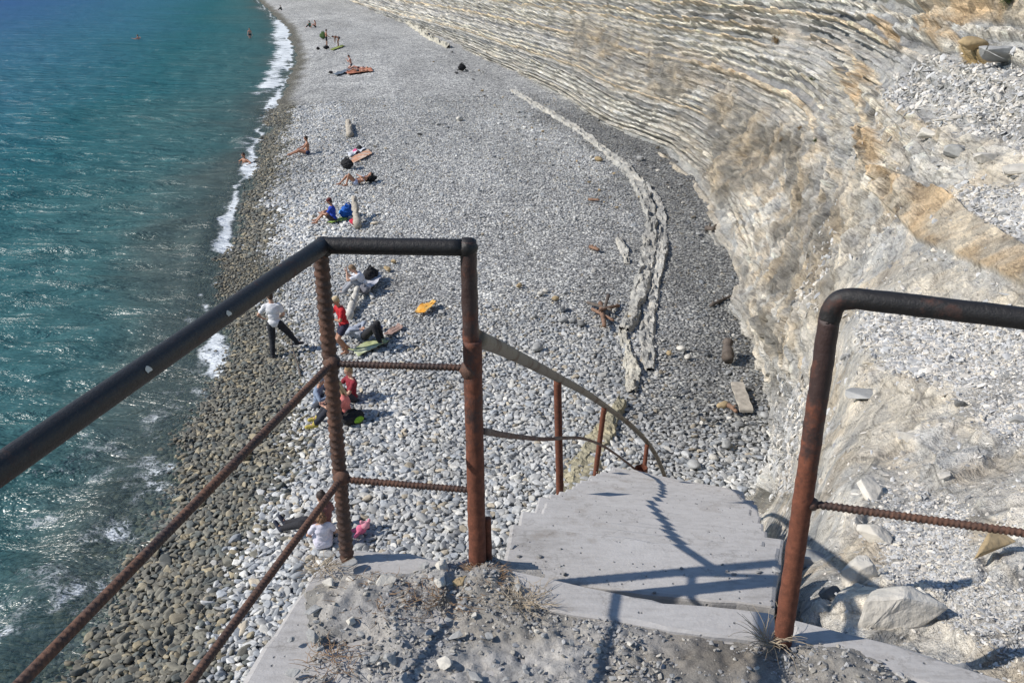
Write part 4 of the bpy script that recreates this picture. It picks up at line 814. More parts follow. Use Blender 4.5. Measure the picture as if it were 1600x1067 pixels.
def ik(a, t, l1, l2, pole):
    a, t = Vector(a), Vector(t); d = t - a; L = min(d.length, (l1 + l2) * .999); d.normalize(); t = a + d * L
    x = (l1 * l1 - l2 * l2 + L * L) / (2 * L); h = math.sqrt(max(l1 * l1 - x * x, 0)); p = Vector(pole); p = (p - d * p.dot(d)).normalized()
    return a + d * x + p * h, t
def person(loc, head, pose, skin='fair', s=1.0, top=None, legs=None, hair=(.05, .03, .02), hairlen='short', hat=None, shoes=None, label='', group=None, vox=.010, z=None, dress=False, longsleeve=False):
    """pose: pelvis, spine(dir), nod(dir of head from neck), look(dir), hl, hr (hands), fl, fr (ankles), kp/ep poles ; local +Y is forward"""
    P = dict(pelvis=(0, 0, .95), spine=(0, 0, 1), look=(0, 1, -.1), hl=(-.25, .1, .8), hr=(.25, .1, .8), fl=(-.1, 0, .08), fr=(.1, 0, .08), kl=(0, 1, .2), kr=(0, 1, .2), el=(-.5, -1, -.3), er=(.5, -1, -.3), tl=(0, 1, 0), tr=(0, 1, 0), side=(1, 0, 0)); P.update(pose)
    V = {k: Vector(v) for k, v in P.items()}; pel = V['pelvis']; sp = V['spine'].normalized(); X = (V['side'] - sp * V['side'].dot(sp)).normalized(); fw = sp.cross(X) * -1
    fw = X.cross(sp) * -1 if False else sp.cross(X)
    if fw.dot(Vector((0, 1, 0))) < -1: fw = -fw
    R = Matrix((X, fw, sp)).transposed()
    waist = pel + sp * .17; chest = pel + sp * .34 + fw * -.005; neck = pel + sp * .50; hd = V.get('headdir', (sp + V['look'].normalized() * .25)); hd = Vector(hd).normalized()
    hc = neck + hd * .17; look = V['look']; look = (look - hd * look.dot(hd)).normalized(); hx = look.cross(hd); HR_ = Matrix((hx, look, hd)).transposed()
    bm = bmesh.new(); J = {}
    for sd, kh, kf, kk, ke, kt in ((-1, 'hl', 'fl', 'kl', 'el', 'tl'), (1, 'hr', 'fr', 'kr', 'er', 'tr')):
        sh = neck - sp * .065 + X * sd * .165; hip = pel + X * sd * .085 - sp * .02
        el, wr = ik(sh, V[kh], .28, .25, V[ke]); kn_, an = ik(hip, V[kf], .43, .42, V[kk]); J[sd] = (sh, el, wr, hip, kn_, an)
        cone(bm, sh, el, .048, .038); cone(bm, el, wr, .038, .024); blob(bm, sh.lerp(el, .4), (.046, .046, .07), (el - sh).to_track_quat('Z', 'Y').to_matrix()); blob(bm, sh, (.058, .055, .055)); cone(bm, neck - sp * .03 + X * sd * .03, sh, .05, .05)
        cone(bm, hip, kn_, .086, .055); cone(bm, kn_, an, .052, .034); cal = kn_.lerp(an, .3); bk = (kn_ - (hip + an) / 2); bk = -bk.normalized() if bk.length > .02 else -fw; blob(bm, cal + bk * .018, (.046, .046, .10), (an - kn_).to_track_quat('Z', 'Y').to_matrix())
        tv = V[kt].normalized(); hl_ = an - tv * .035; down = (an - kn_).normalized(); down = (down - tv * down.dot(tv)).normalized() if abs(down.dot(tv)) < .9 else Vector((0, 0, -1)); toe = an + tv * .15 + down * .035
        cone(bm, hl_ + down * .03, toe, .034, .026); blob(bm, toe - tv * .03, (.04, .045, .022)); blob(bm, an.lerp(toe, .4), (.036, .036, .036)); J[sd] += (toe, down)
        hd_ = (wr - el).normalized(); hs = hd_.orthogonal().normalized() if abs(hd_.dot(X)) > .9 else (X - hd_ * X.dot(hd_)).normalized(); hn = hd_.cross(hs)
        pm = wr + hd_ * .05; blob(bm, pm, (.036, .017, .052), Matrix((hs, hn, hd_)).transposed()); fr_ = max(.0085, vox * .82)
        for q, L in ((-1.5, .055), (-.5, .07), (.5, .066), (1.5, .05)):
            b0 = pm + hd_ * .035 + hs * q * .0185; b1 = b0 + (hd_ + hs * q * .14 - hn * .25).normalized() * L * .55; b2 = b1 + (hd_ + hs * q * .14 - hn * 1.0).normalized() * L * .5; cone(bm, b0, b1, fr_ * 1.05, fr_, 8); cone(bm, b1, b2, fr_, fr_ * .85, 8)
        tb = wr + hd_ * .02 - hs * sd * .028; cone(bm, tb, tb + (hd_ * .6 - hs * sd - hn * .3).normalized() * .055, fr_ * 1.2, fr_, 8)
    torso = lambda b, g: (blob(b, pel, (.155 + g, .108 + g, .12 + g), R, 3), blob(b, waist, (.130 + g, .095 + g, .13 + g), R, 3), blob(b, chest, (.160 + g, .108 + g, .16 + g), R, 3), blob(b, pel + sp * .42, (.150 + g, .085 + g, .07 + g), R, 3))
    torso(bm, 0); cone(bm, neck - sp * .04, hc - hd * .05, .052, .047)
    blob(bm, hc + hd * .02, (.074, .093, .092), HR_, 3); blob(bm, hc - hd * .045 + look * .02, (.056, .066, .062), HR_, 3); blob(bm, hc + look * .094 - hd * .010, (.011, .018, .018), HR_)
    for sd in (-1, 1): blob(bm, hc + hx * sd * .074 - look * .005, (.012, .018, .028), HR_)
    kw = dict(vox=vox)
    body = fuse('person', bm, vox, SK[skin]); tag(body, label, 'person', group)
    # face
    if vox <= .011:
        for sd in (-1, 1):
            b2 = bmesh.new(); blob(b2, hc + hx * sd * .030 + look * .084 + hd * .012, (.013, .009, .008), HR_); bmo('eye', b2, M_EYE, True, body)
        b2 = bmesh.new(); blob(b2, hc + look * .082 - hd * .048, (.022, .010, .007), HR_); bmo('mouth', b2, M_LIP, True, body)
    # hair
    if hair:
        b2 = bmesh.new(); blob(b2, hc + hd * .034 - look * .012, (.083, .097, .090), HR_, 3); blob(b2, hc - look * .045 - hd * .01, (.072, .055, .08), HR_, 3)
        if hairlen == 'long':
            for q in range(-3, 4): cone(b2, hc - look * .06 + hx * q * .02, hc - look * .085 - hd * .2 + hx * q * .03 + Vector((0, 0, -.03)), .03, .014)
            for sd in (-1, 1): cone(b2, hc + hx * sd * .07 - look * .02 + hd * .02, hc + hx * sd * .085 - look * .02 - hd * .17, .024, .012)
        if hairlen == 'curly':
            q = random.Random(5)
            for _ in range(60): d = Vector((q.gauss(0, 1), q.gauss(0, 1) - .5, q.gauss(0, 1) - .1)).normalized(); d = HR_ @ d; blob(b2, hc - look * .03 + d * .10 - hd * q.random() * .08, (.03, .03, .03))
        if hairlen == 'bun': blob(b2, hc + hd * .11 - look * .05, (.04, .04, .04))
        h = fuse('hair', b2, max(vox, .009), simple('hair', hair, .7, .35, 30, .8, .004), body, 2, .004)
        n = h.data; bm3 = bmesh.new(); bm3.from_mesh(n)            # cut the face opening
        dl = [v for v in bm3.verts if (v.co - hc).dot(look) > .030 - .0 * sd and (v.co - hc).dot(hd) < .055 and abs((v.co - hc).dot(hx)) < .068] if hairlen != 'curly' else [v for v in bm3.verts if (v.co - hc).dot(look) > .06 and (v.co - hc).dot(hd) < .05]
        bmesh.ops.delete(bm3, geom=dl, context='VERTS'); bm3.to_mesh(n); bm3.free()
    if hat:
        b2 = bmesh.new(); blob(b2, hc + hd * .062 - look * .005, (.092, .105, .066), HR_, 3); blob(b2, hc + hd * .045 + look * .11, (.065, .06, .008), HR_, 2); fuse('cap', b2, .009, cloth(hat), body, 2)
    if top:
        col, kind_ = top; b2 = bmesh.new(); g = .016
        if kind_ == 'bikini':
            for sd in (-1, 1): blob(b2, chest + X * sd * .07 + fw * .085 + sp * .02, (.062, .045, .055), R, 2)
            for q in range(24): th = q / 24 * 6.283; blob(b2, chest + sp * .0 + X * math.cos(th) * .163 + fw * math.sin(th) * .110, (.022, .022, .014))
            fuse('bikini_top', b2, .010, cloth(col), body, 2)
        else:
            torso(b2, g)
            for sd in (-1, 1):
                sh, el, wr, hip, kn_, an = J[sd][:6]; cone(b2, neck - sp * .045 + X * sd * .05, sh, .062, .062)
                cone(b2, sh, sh.lerp(el, .62), .068, .060)
                if longsleeve: cone(b2, sh, el, .064, .052); cone(b2, el, el.lerp(wr, .92), .052, .036)
                if dress: cone(b2, hip, hip.lerp(kn_, .55), .125, .13)
            if longsleeve == 'hood': blob(b2, hc + hd * .02 - look * .02, (.108, .112, .118), HR_, 3); cone(b2, neck - sp * .02, hc, .10, .09)
            fuse('dress' if dress else 'shirt', b2, max(vox, .012), cloth(col), body, 4, .010)
    if legs:
        col, kind_ = legs; b2 = bmesh.new(); blob(b2, pel - sp * .005, (.168, .122, .115), R, 3)
        fr2 = {'brief': .12, 'shorts': .55, 'trousers': 1}[kind_]
        for sd in (-1, 1):
            sh, el, wr, hip, kn_, an = J[sd][:6]
            if fr2 < 1: cone(b2, hip, hip.lerp(kn_, fr2), .100, .100 - .022 * fr2)
            else: cone(b2, hip, kn_, .106, .082); cone(b2, kn_, kn_.lerp(an, .93), .080, .056)
        fuse({'brief': 'swimming_trunks', 'shorts': 'shorts', 'trousers': 'trousers'}[kind_], b2, max(vox, .012), cloth(col), body, 3, .006)
    if shoes:
        for sd in (-1, 1):
            an, toe, down = J[sd][5], J[sd][6], J[sd][7]; b2 = bmesh.new(); tv = (toe - an).normalized()
            cone(b2, an - tv * .03 + down * .03, toe + tv * .01, .046, .040); cone(b2, an - down * .03, an + down * .02, .044, .048); fuse('shoe', b2, .012, cloth(shoes), body, 2)
    body.scale = (s, s, s); body.rotation_euler = (0, 0, math.radians(head)); body.location = loc; return body
def g3(px, py, up=0.0):
    p = ground(np.array(float(px)), np.array(float(py))); v = V3(p); v.z = float(zb(v.x, v.y)) + .05 + up; return v
SIT = lambda lean=-.1, knee=.45, foot=.55, sp=.14, **k: dict(dict(pelvis=(0, 0, .11), spine=(0, lean, 1), look=(0, 1, -.35), fl=(-sp, foot, .06), fr=(sp, foot, .06), kl=(0, .3, 1), kr=(0, .3, 1), hl=(-.15, .38, .42), hr=(.15, .38, .42), el=(-1, -.2, -.6), er=(1, -.2, -.6)), **k)

# the seated and standing bathers, near to far
person(g3(509, 840), 70, SIT(-.02, fl=(-.16, .80, .06), fr=(.02, .82, .06), kl=(0, .1, 1), kr=(0, .1, 1), look=(.25, .9, -.55), hl=(-.12, .35, .22), hr=(.30, .25, .20), tl=(0, .5, .8), tr=(0, .5, .8)), 'fair', .92, ((.19, .085, .075), 't'), ((.018, .018, .022), 'trousers'), (.025, .015, .012), 'bun', None, (.03, .035, .055), 'dark haired woman in maroon sitting with black clad legs stretched out beside the toddler', vox=.009, longsleeve=True)
person(g3(506, 858), 15, SIT(.02, look=(-.2, 1, -.3), fl=(-.2, .45, .06), fr=(.2, .45, .06), hl=(-.22, .22, .15), hr=(.22, .22, .15)), 'fair', .72, ((.58, .56, .64), 't'), None, (.17, .09, .045), 'curly', None, None, 'toddler in a white dress with curly brown hair seen from behind', vox=.011, dress=True)
person(g3(543, 661), 105, SIT(.15, look=(0, 1, -.6), fl=(-.1, .62, .06), fr=(.18, .55, .06), hl=(-.1, .40, .40), hr=(.12, .40, .40)), 'fair', 1.05, ((.62, .19, .17), 't'), ((.016, .018, .028), 'trousers'), (.42, .31, .17), 'long', None, (.45, .36, .08), 'blonde person in a coral pink shirt and black trousers sitting before the child in maroon', vox=.009)
person(g3(551, 630), 120, SIT(0, look=(.1, 1, -.4), hl=(-.12, .36, .35), hr=(.14, .36, .35)), 'fair', .92, ((.22, .018, .03), 't'), ((.05, .05, .06), 'shorts'), (.30, .20, .10), 'short', None, None, 'child in a dark maroon t-shirt sitting behind the person in pink', vox=.010)
person(g3(497, 640), -100, SIT(.15, look=(0, 1, -.7)), 'fair', .82, ((.20, .25, .34), 't'), ((.05, .055, .07), 'trousers'), (.30, .30, .32), 'short', None, (.2, .2, .2), 'small figure in grey blue half hidden behind the ribbed railing post', vox=.011, longsleeve=True)
person(g3(428, 561, -.02), 8, dict(pelvis=(.10, .06, .93), spine=(-.06, .05, 1), look=(-.5, 1, -.6), fl=(-.02, .0, .07), fr=(.60, .42, .16), kl=(0, 1, 0), kr=(.7, 1, .6), hl=(-.20, .25, .98), hr=(.18, .26, .99), el=(-1, -.5, -.6), er=(1, -.5, -.6), tr=(.8, .5, -.1)), 'fair', .97, ((.66, .66, .68), 't'), ((.018, .02, .026), 'trousers'), (.05, .03, .02), 'short', None, (.03, .03, .035), 'standing man in a white t-shirt and black trousers seen from behind with one leg out', vox=.009)
person(g3(541, 553), 120, dict(pelvis=(0, 0, .80), spine=(0, .2, 1), look=(0, 1, -.9), fl=(-.12, .02, .07), fr=(.12, -.1, .07), hl=(-.05, .28, .98), hr=(.10, .30, 1.0), el=(-1, 0, -.6), er=(1, 0, -.6)), 'tan', .92, ((.42, .012, .018), 't'), ((.02, .02, .045), 'shorts'), (.40, .29, .15), 'short', (.46, .36, .22), None, 'woman in a long red t-shirt standing bent forward over the person lying in grey', vox=.009, dress=False)
person(g3(572, 534, .0), 245, dict(pelvis=(0, 0, .14), spine=(0, -1, .10), look=(0, .15, 1), headdir=(0, -1, .25), fl=(-.10, .42, .06), fr=(.12, .50, .06), kl=(0, 0, 1), kr=(0, .2, 1), hl=(-.1, -.15, .28), hr=(.12, -.1, .30), el=(-1, 0, .3), er=(1, 0, .3)), 'fair', .98, ((.30, .33, .39), 't'), ((.018, .018, .022), 'trousers'), (.3, .2, .1), 'short', None, (.05, .05, .05), 'person in a pale grey hooded top lying on a green towel with knees raised', vox=.009, longsleeve='hood')
person(g3(573, 458), 92, SIT(.55, fl=(-.16, .62, .06), fr=(.14, .66, .06), look=(0, 1, -.5), hl=(-.10, .50, .62), hr=(.08, .54, .56), el=(-.6, 0, -1), er=(.6, 0, -1)), 'fair', 1.0, ((.64, .65, .70), 't'), ((.27, .28, .31), 'trousers'), (.22, .14, .08), 'short', None, (.30, .30, .31), 'young man in a white t-shirt and grey trousers sitting hunched over his knees', vox=.009)
person(g3(522, 349), 95, SIT(.10, fl=(-.18, .62, .06), fr=(.16, .64, .06), look=(0, 1, -.3), hl=(-.12, .42, .36), hr=(.16, .44, .34)), 'tan', .98, ((.012, .05, .38), 't'), ((.06, .04, .04), 'shorts'), (.03, .02, .02), 'short', (.10, .02, .02), None, 'man in a bright blue t-shirt and dark cap sitting on a lime mat', vox=.010)
person(g3(557, 291), 100, dict(pelvis=(0, 0, .12), spine=(0, -1, .38), look=(0, .6, .8), headdir=(0, -1, .7), fl=(-.12, .40, .06), fr=(.14, .66, .06), kl=(0, 0, 1), kr=(0, 0, 1), hl=(-.12, -.10, .42), hr=(.20, .05, .20), el=(-1, 0, .2), er=(1, 0, -.2)), 'tan', 1.0, ((.42, .45, .58), 'bikini'), ((.45, .50, .66), 'brief'), (.012, .010, .010), 'long', None, None, 'dark haired sunbather in pale bikini reclining on the pebbles with knees bent', vox=.010)
person(g3(481, 243), 105, SIT(-.02, fl=(-.10, .82, .06), fr=(.12, .80, .06), kl=(0, .1, 1), kr=(0, .1, 1), look=(.1, 1, -.2), hl=(-.18, .40, .26), hr=(.2, .38, .28)), 'tan', 1.0, None, ((.02, .035, .09), 'brief'), (.03, .018, .012), 'short', None, None, 'tanned man in dark blue trunks sitting at the water edge facing the sea', vox=.010)
person(V3(on_z(384, 254, -7.6)) + Vector((0, 0, -.40)), 150, SIT(.1, hl=(-.45, .3, .40), hr=(.45, .3, .40)), 'tan', 1.0, None, ((.02, .02, .03), 'brief'), (.05, .02, .012), 'short', None, None, 'bather sitting up to the chest in the white surf near the shore', vox=.011)
person(V3(on_z(391, 61, -7.6)) + Vector((0, 0, -.42)), 200, dict(hl=(-.30, .15, .85), hr=(.30, .12, .85)), 'pink', .98, None, ((.02, .02, .03), 'brief'), (.03, .02, .02), 'short', None, None, 'bather in black trunks standing knee deep in the sea far along the shore', vox=.013)
person(V3(on_z(216, 62, -7.6)) + Vector((0, 0, -.42)), 60, SIT(0, hl=(-.5, .3, .5), hr=(.5, .3, .55)), 'pink', 1.1, None, ((.02, .02, .03), 'brief'), (.06, .04, .03), 'short', None, None, 'lone swimmer with only head and shoulders above the open sea', vox=.013)
person(g3(549, 108), 100, dict(pelvis=(0, 0, .32), spine=(0, .18, 1), look=(0, 1, -.3), fl=(-.14, -.16, .07), fr=(.14, -.16, .07), kl=(0, 1, -.2), kr=(0, 1, -.2), hl=(-.12, .35, .70), hr=(.16, .34, .66)), 'pink', 1.0, None, ((.10, .10, .12), 'brief'), (.03, .02, .012), 'short', None, None, 'bare chested man kneeling beside two sunbathers', vox=.013)
LIE = dict(pelvis=(0, 0, .12), spine=(0, -1, .02), look=(0, .1, 1), headdir=(0, -1, .1), fl=(-.12, .80, .07), fr=(.12, .80, .07), kl=(0, 0, 1), kr=(0, 0, 1), hl=(-.30, .05, .08), hr=(.30, .05, .08), tl=(0, .5, .8), tr=(0, .5, .8))
person(g3(561, 110), 84, LIE, 'pink', 1.0, ((.10, .03, .03), 'bikini'), ((.10, .03, .03), 'brief'), (.25, .14, .06), 'long', None, None, 'sunbather in dark red swimwear lying behind the other on the towel', vox=.013)
person(g3(560, 114.5), 86, LIE, 'tan', 1.0, None, ((.05, .04, .05), 'brief'), (.08, .04, .03), 'short', None, None, 'sunbather in black trunks lying nearest the camera on the rust towel', vox=.013)
person(g3(511, 75.5), -75, dict(hl=(-.22, .30, .98), hr=(.20, .32, 1.0), fl=(-.16, .05, .08), fr=(.16, -.05, .08)), 'tan', 1.05, None, ((.015, .015, .02), 'shorts'), (.03, .02, .015), 'short', None, None, 'bare chested man in black shorts standing by the bending woman', vox=.013)
person(g3(529, 74), 85, dict(pelvis=(0, -.1, .90), spine=(0, 1, .25), look=(0, .6, -1), hl=(-.15, .35, .45), hr=(.15, .35, .45), el=(-1, 0, .3), er=(1, 0, .3), headdir=(0, 1, -.1)), 'tan', .98, ((.02, .02, .025), 'bikini'), ((.02, .02, .025), 'brief'), (.05, .03, .02), 'short', None, None, 'woman in a black bikini bending forward over a lime towel', vox=.013)
person(g3(493, 44), 95, SIT(0), 'pink', 1.05, None, ((.03, .03, .035), 'shorts'), (.12, .04, .03), 'long', None, None, 'distant seated person with reddish skin right of the one in green', vox=.014)
person(g3(485, 44), 80, SIT(.1), 'fair', 1.0, ((.03, .12, .07), 't'), ((.03, .03, .04), 'trousers'), (.03, .02, .02), 'short', None, None, 'distant seated person in a dark green top', vox=.014)
person(g3(440, 17), 90, SIT(.2), 'fair', 1.0, ((.015, .03, .03), 't'), ((.015, .02, .02), 'trousers'), (.02, .02, .02), 'short', None, None, 'farthest lone figure dressed in black sitting by the water', vox=.016, longsleeve=True)

# ---------------------------------------------------------------- towels, bags, clothes, toys
def towel(pts, mat, label, seed, cat='towel', name='towel', puff=.03, group=None, stripes=None):
    c = [g3(x, y) for x, y in pts]; n = 34; V = []
    o = sum(c, Vector()) / 4
    for i in range(n):
        for j in range(n):
            u, v = i / (n - 1), j / (n - 1); p = c[0].lerp(c[1], u).lerp(c[3].lerp(c[2], u), v); e = float(fbm(p.x * 3 + seed, p.y * 3, seed, 3))
            q = Vector((p.x + .05 * float(vn(v * 5, u * 2, seed)), p.y + .05 * float(vn(u * 5, v * 2, seed + 3)), float(zb(p.x, p.y)) + .075 + puff * (1 + e) + .012 * float(vn(p.x * 14, p.y * 14)))); V.append(q - o)
    t = mesh(name, V, gridfaces(n, n), mat, True); t.location = o; md = t.modifiers.new('thick', 'SOLIDIFY'); md.thickness = .012; return tag(t, label, cat, group)
def pat(name, a, b, scale, kind='wave'):
    m, t, p = newmat(name); v = coord(t)
    if kind == 'wave': w_ = N(t, 'ShaderNodeTexWave', Scale=scale, Distortion=1.5); t.links.new(v, w_.inputs['Vector']); f = w_.outputs[0]
    else: f = noise(t, v, scale, 4)
    t.links.new(ramp(t, f, [(.45, a), (.55, b)]), p.inputs['Base Color']); p.inputs['Roughness'].default_value = .95; return m
towel([(546, 553), (600, 530), (606, 538), (560, 563)], pat('pale_green_towel', (.36, .40, .20), (.48, .51, .36), 1.4, 'n'), 'pale green towel under the person lying in grey', 1)
towel([(511, 350), (540, 341), (543, 348), (516, 354)], pat('lime_mat', (.20, .32, .07), (.28, .38, .10), 3, 'n'), 'lime green mat under the man in the blue t-shirt', 2)
towel([(546, 252), (577, 236), (583, 243), (553, 258)], pat('patterned_towel', (.52, .27, .16), (.50, .38, .30), 2.5, 'n'), 'orange brown patterned towel spread out empty on the pebbles', 3)
towel([(540, 114), (580, 108), (583, 113), (543, 118)], pat('rust_towel', (.36, .12, .07), (.44, .20, .12), 3, 'n'), 'rust red towel under the two lying sunbathers', 4)
towel([(516, 79), (535, 72), (539, 73.5), (520, 80.5)], cloth((.20, .24, .06)), 'lime yellow towel beneath the bending woman', 5)
towel([(541, 245), (566, 232), (570, 237), (547, 250)], cloth((.58, .60, .64)), 'crumpled white towel beside the empty patterned one', 6, puff=.07)
towel([(648, 494), (676, 474), (683, 482), (660, 496)], pat('orange_cloth', (.66, .30, .035), (.74, .44, .12), 3.0, 'n'), 'crumpled orange cloth lying alone on the pebbles', 7, 'cloth', 'cloth', .07)
towel([(522, 118), (548, 108), (552, 112), (526, 120)], cloth((.10, .13, .17)), 'dark blue grey cloth left of the lying sunbathers', 8, 'cloth', 'cloth', .05)
towel([(560, 448), (592, 434), (596, 444), (570, 462)], cloth((.42, .43, .48)), 'crumpled pale jacket behind the man in grey trousers', 9, 'jacket', 'jacket', .08)
towel([(600, 527), (625, 510), (630, 516), (608, 530)], cloth((.33, .22, .18)), 'faded pinkish cloth right of the person lying in grey', 14, 'cloth', 'cloth', .03)
def lumpbag(px, py, r, mat, label, seed, cat='bag', name='bag', strap=None, trim=None, squash=.6, up=0):
    loc = g3(px, py); root = empty(name, loc, seed * .7); tag(root, label, cat); bm = bmesh.new()
    blob(bm, Vector((0, 0, r * squash)), (r, r * .62, r * squash), None, 3); blob(bm, Vector((r * .1, 0, r * squash * 1.2)), (r * .75, r * .5, r * squash), None, 3)
    fuse('bag_body' if name != 'backpack' else 'pack_body', bm, r * .06, mat, root, 3, r * .10)
    b = bmesh.new(); blob(b, Vector((r * .25, -r * .55, r * squash * .9)), (r * .45, r * .18, r * squash * .55), None, 3); fuse('pocket', b, r * .05, trim or mat, root, 3, r * .04)
    pts = [Vector((-r * .5, r * .2, r * squash * 1.6)), Vector((-r * .3, 0, r * squash * 2.3)), Vector((r * .2, 0, r * squash * 2.35)), Vector((r * .5, .0, r * squash * 1.7))]
    MB().tube(smoothline(pts, 6), r * .06, 8).build('strap', strap or mat, root); return root
BK = cloth((.012, .012, .014))
lumpbag(551, 665, .27, BK, 'black backpack with a lime stripe beside the person in pink', 1, 'backpack', 'backpack', None, cloth((.22, .40, .03)), .5)
lumpbag(579, 440, .30, BK, 'black bag behind the young man in grey trousers', 2)
lumpbag(569, 462, .22, cloth((.16, .16, .18)), 'dark bag with a green pocket by the driftwood log', 3, trim=cloth((.03, .42, .05)))
lumpbag(543, 266, .30, BK, 'round black bag below the empty patterned towel', 4, squash=.75)
lumpbag(579, 286, .30, BK, 'black bag used as headrest by the reclining sunbather', 5, squash=.45)
lumpbag(544, 342, .36, cloth((.01, .10, .42)), 'bright blue bag leaning by the pale stump', 6, trim=cloth((.05, .30, .60)))
lumpbag(562, 236, .24, BK, 'black bag above the white crumpled towel', 7, squash=.4)
lumpbag(556, 241, .18, cloth((.60, .08, .22)), 'pink pouch beside the white crumpled towel', 8, squash=.5)
lumpbag(505, 62, .40, cloth((.06, .11, .03)), 'olive green rucksack behind the standing bare chested man', 9, 'backpack', 'backpack', squash=.9)
lumpbag(510, 78, .34, BK, 'black bag by the feet of the standing bare chested man', 10, squash=.5)
lumpbag(497, 79, .26, BK, 'small black bag left of the standing bare chested man', 11, squash=.5)
lumpbag(552, 352, .20, cloth((.45, .02, .05)), 'red pouch at the foot of the pale stump', 12, squash=.4)
lumpbag(517, 116, .22, BK, 'black bundle at the left end of the sunbathers', 13, squash=.4)
lumpbag(722, 112, .32, BK, 'black bag standing alone near the middle of the far beach', 14, squash=.8)
lumpbag(592, 519, .14, cloth((.03, .07, .22)), 'small dark blue pouch at the feet of the person in grey', 15, squash=.4)
def doll(px, py):
    loc = g3(px, py); r = empty('soft_toy', loc); tag(r, 'pink soft toy lying right of the ribbed post near the toddler', 'toy'); m = cloth((.60, .14, .24))
    b = bmesh.new(); blob(b, Vector((0, 0, .09)), (.09, .07, .09)); cone(b, (0, 0, .08), (-.16, .02, .05), .05, .03); cone(b, (0, 0, .08), (-.08, -.14, .04), .04, .03); cone(b, (0, 0, .12), (.1, .1, .06), .035, .025); fuse('toy_body', b, .012, m, r, 2, .005)
    b = bmesh.new(); blob(b, Vector((.08, -.03, .19)), (.075, .07, .07)); blob(b, Vector((.02, -.05, .26)), (.03, .02, .04)); blob(b, Vector((.14, .0, .26)), (.03, .02, .04)); fuse('toy_head', b, .010, cloth((.66, .28, .34)), r, 2)
doll(565, 838)
def flipflops(px, py, label):
    loc = g3(px, py); r = empty('sandals', loc, 1.1); tag(r, label, 'sandals')
    for k in (-1, 1):
        V = []; n = 24
        for zz in (.03, .055):
            for i in range(n): th = 6.283 * i / n; V.append((k * .09 + .055 * math.cos(th) * (1 + .12 * math.sin(th)), .16 * math.sin(th) + k * .05, zz))
        Fc = [tuple(range(n - 1, -1, -1)), tuple(range(n, 2 * n))] + [(i, (i + 1) % n, n + (i + 1) % n, n + i) for i in range(n)]; s_ = mesh('sole', V, Fc, BK, False, r)
        MB().tube(smoothline([(k * .09 - .05, -.03 + k * .05, .05), (k * .09 - .02, .04 + k * .05, .09), (k * .09, .09 + k * .05, .055), (k * .09 + .02, .04 + k * .05, .09), (k * .09 + .05, -.03 + k * .05, .05)], 4), .008, 6).build('strap', BK, r)
flipflops(656, 213, 'pair of black sandals left alone in the middle of the beach'); flipflops(585, 428, 'pair of black sandals above the black bag')

# ---------------------------------------------------------------- driftwood, beach stones
def log(pxs, r, mat, label, seed, name='log', up=.0, cat='log', ends=None, taper=.7, knots=True):
    P = [g3(x, y, u + r * .6) for (x, y, u) in pxs]; P = smoothline(P, 8) if len(P) > 2 else dens(P, .06); m = len(P); o = P[0].copy(); q = random.Random(seed)
    Q = [p - o + Vector((q.gauss(0, r * .06), q.gauss(0, r * .06), 0)) for p in P]
    mb = MB().tube(Q, [r * (1 - (1 - taper) * i / (m - 1)) * (1 + .12 * q.gauss(0, 1)) for i in range(m)], 12, lump=r * .12)
    if knots:
        for k in (m // 3, 2 * m // 3): mb.tube([Q[k], Q[k] + Vector((q.uniform(-1, 1), q.uniform(-1, 1), 1.2)).normalized() * r * 2.0], [r * .45, r * .25], 8, lump=r * .05)
    l = mb.build(name, mat); l.location = o; return tag(l, label, cat)
log([(545, 502, 0), (552, 482, .05), (560, 462, .12), (566, 450, .2)], .11, M_STONE_W, 'bleached log lying behind the woman in red', 1)
log([(559, 359, 0), (557, 347, .28), (555, 340, .62)], .14, M_DRIFT, 'pale upright stump leaning beside the blue bag', 2, 'stump', cat='stump')
log([(547, 216, .0), (544, 197, .12)], .17, M_DRIFT, 'short grey log lying above the empty patterned towel', 3)
log([(470, 592, 0), (466, 575, .02), (459, 556, .10), (457, 545, .18)], .022, M_WOODD, 'thin dark stick poking up right of the standing man', 4, 'stick', cat='stick', knots=False)
log([(425, 605, 0), (440, 594, .02)], .015, M_WOODD, 'thin dark stick lying below the standing man', 5, 'stick', cat='stick', knots=False)
for i, (a, lb) in enumerate([([(918, 478, .02), (955, 497, .14)], 'reddish stick crossing the top of the fire pit pile'), ([(938, 480, .02), (944, 520, .10)], 'thick stick pointing toward the camera in the fire pit'), ([(966, 483, .02), (935, 500, .18)], 'stick slanting down left in the fire pit'), ([(925, 490, .05), (958, 508, .05)], 'lower reddish stick of the fire pit pile'), ([(950, 478, .22), (940, 506, .04)], 'short dark stick on top of the fire pit pile')]):
    log(a, .045 if i != 1 else .06, M_WOODR if i % 4 else M_WOODD, lb, 10 + i, 'stick', cat='stick', knots=False)
log([(922, 390, 0), (935, 397, .05)], .06, M_WOODR, 'orange driftwood piece on the gravel beyond the fire pit', 20, 'driftwood', cat='driftwood')
log([(920, 315, 0), (936, 318, .05)], .05, M_WOODR, 'reddish driftwood far up the gravel', 21, 'driftwood', cat='driftwood')
log([(1136, 572, .05), (1134, 556, .25)], .13, M_WOODD, 'dark upright wood block near the foot of the cliff', 22, 'wood_block', cat='wood block', knots=False)
log([(1103, 362, .0), (1116, 366, .06)], .10, M_WOODD, 'dark driftwood chunk against the cliff foot', 23, 'driftwood', cat='driftwood')
log([(1110, 482, 0), (1140, 470, .05)], .05, M_WOODD, 'dark branch lying below the cliff foot', 24, 'branch', cat='branch')
log([(1138, 640, .02), (1150, 652, .05)], .05, M_WOODR, 'short reddish wood piece beside the yellow rock', 26, 'driftwood', cat='driftwood')
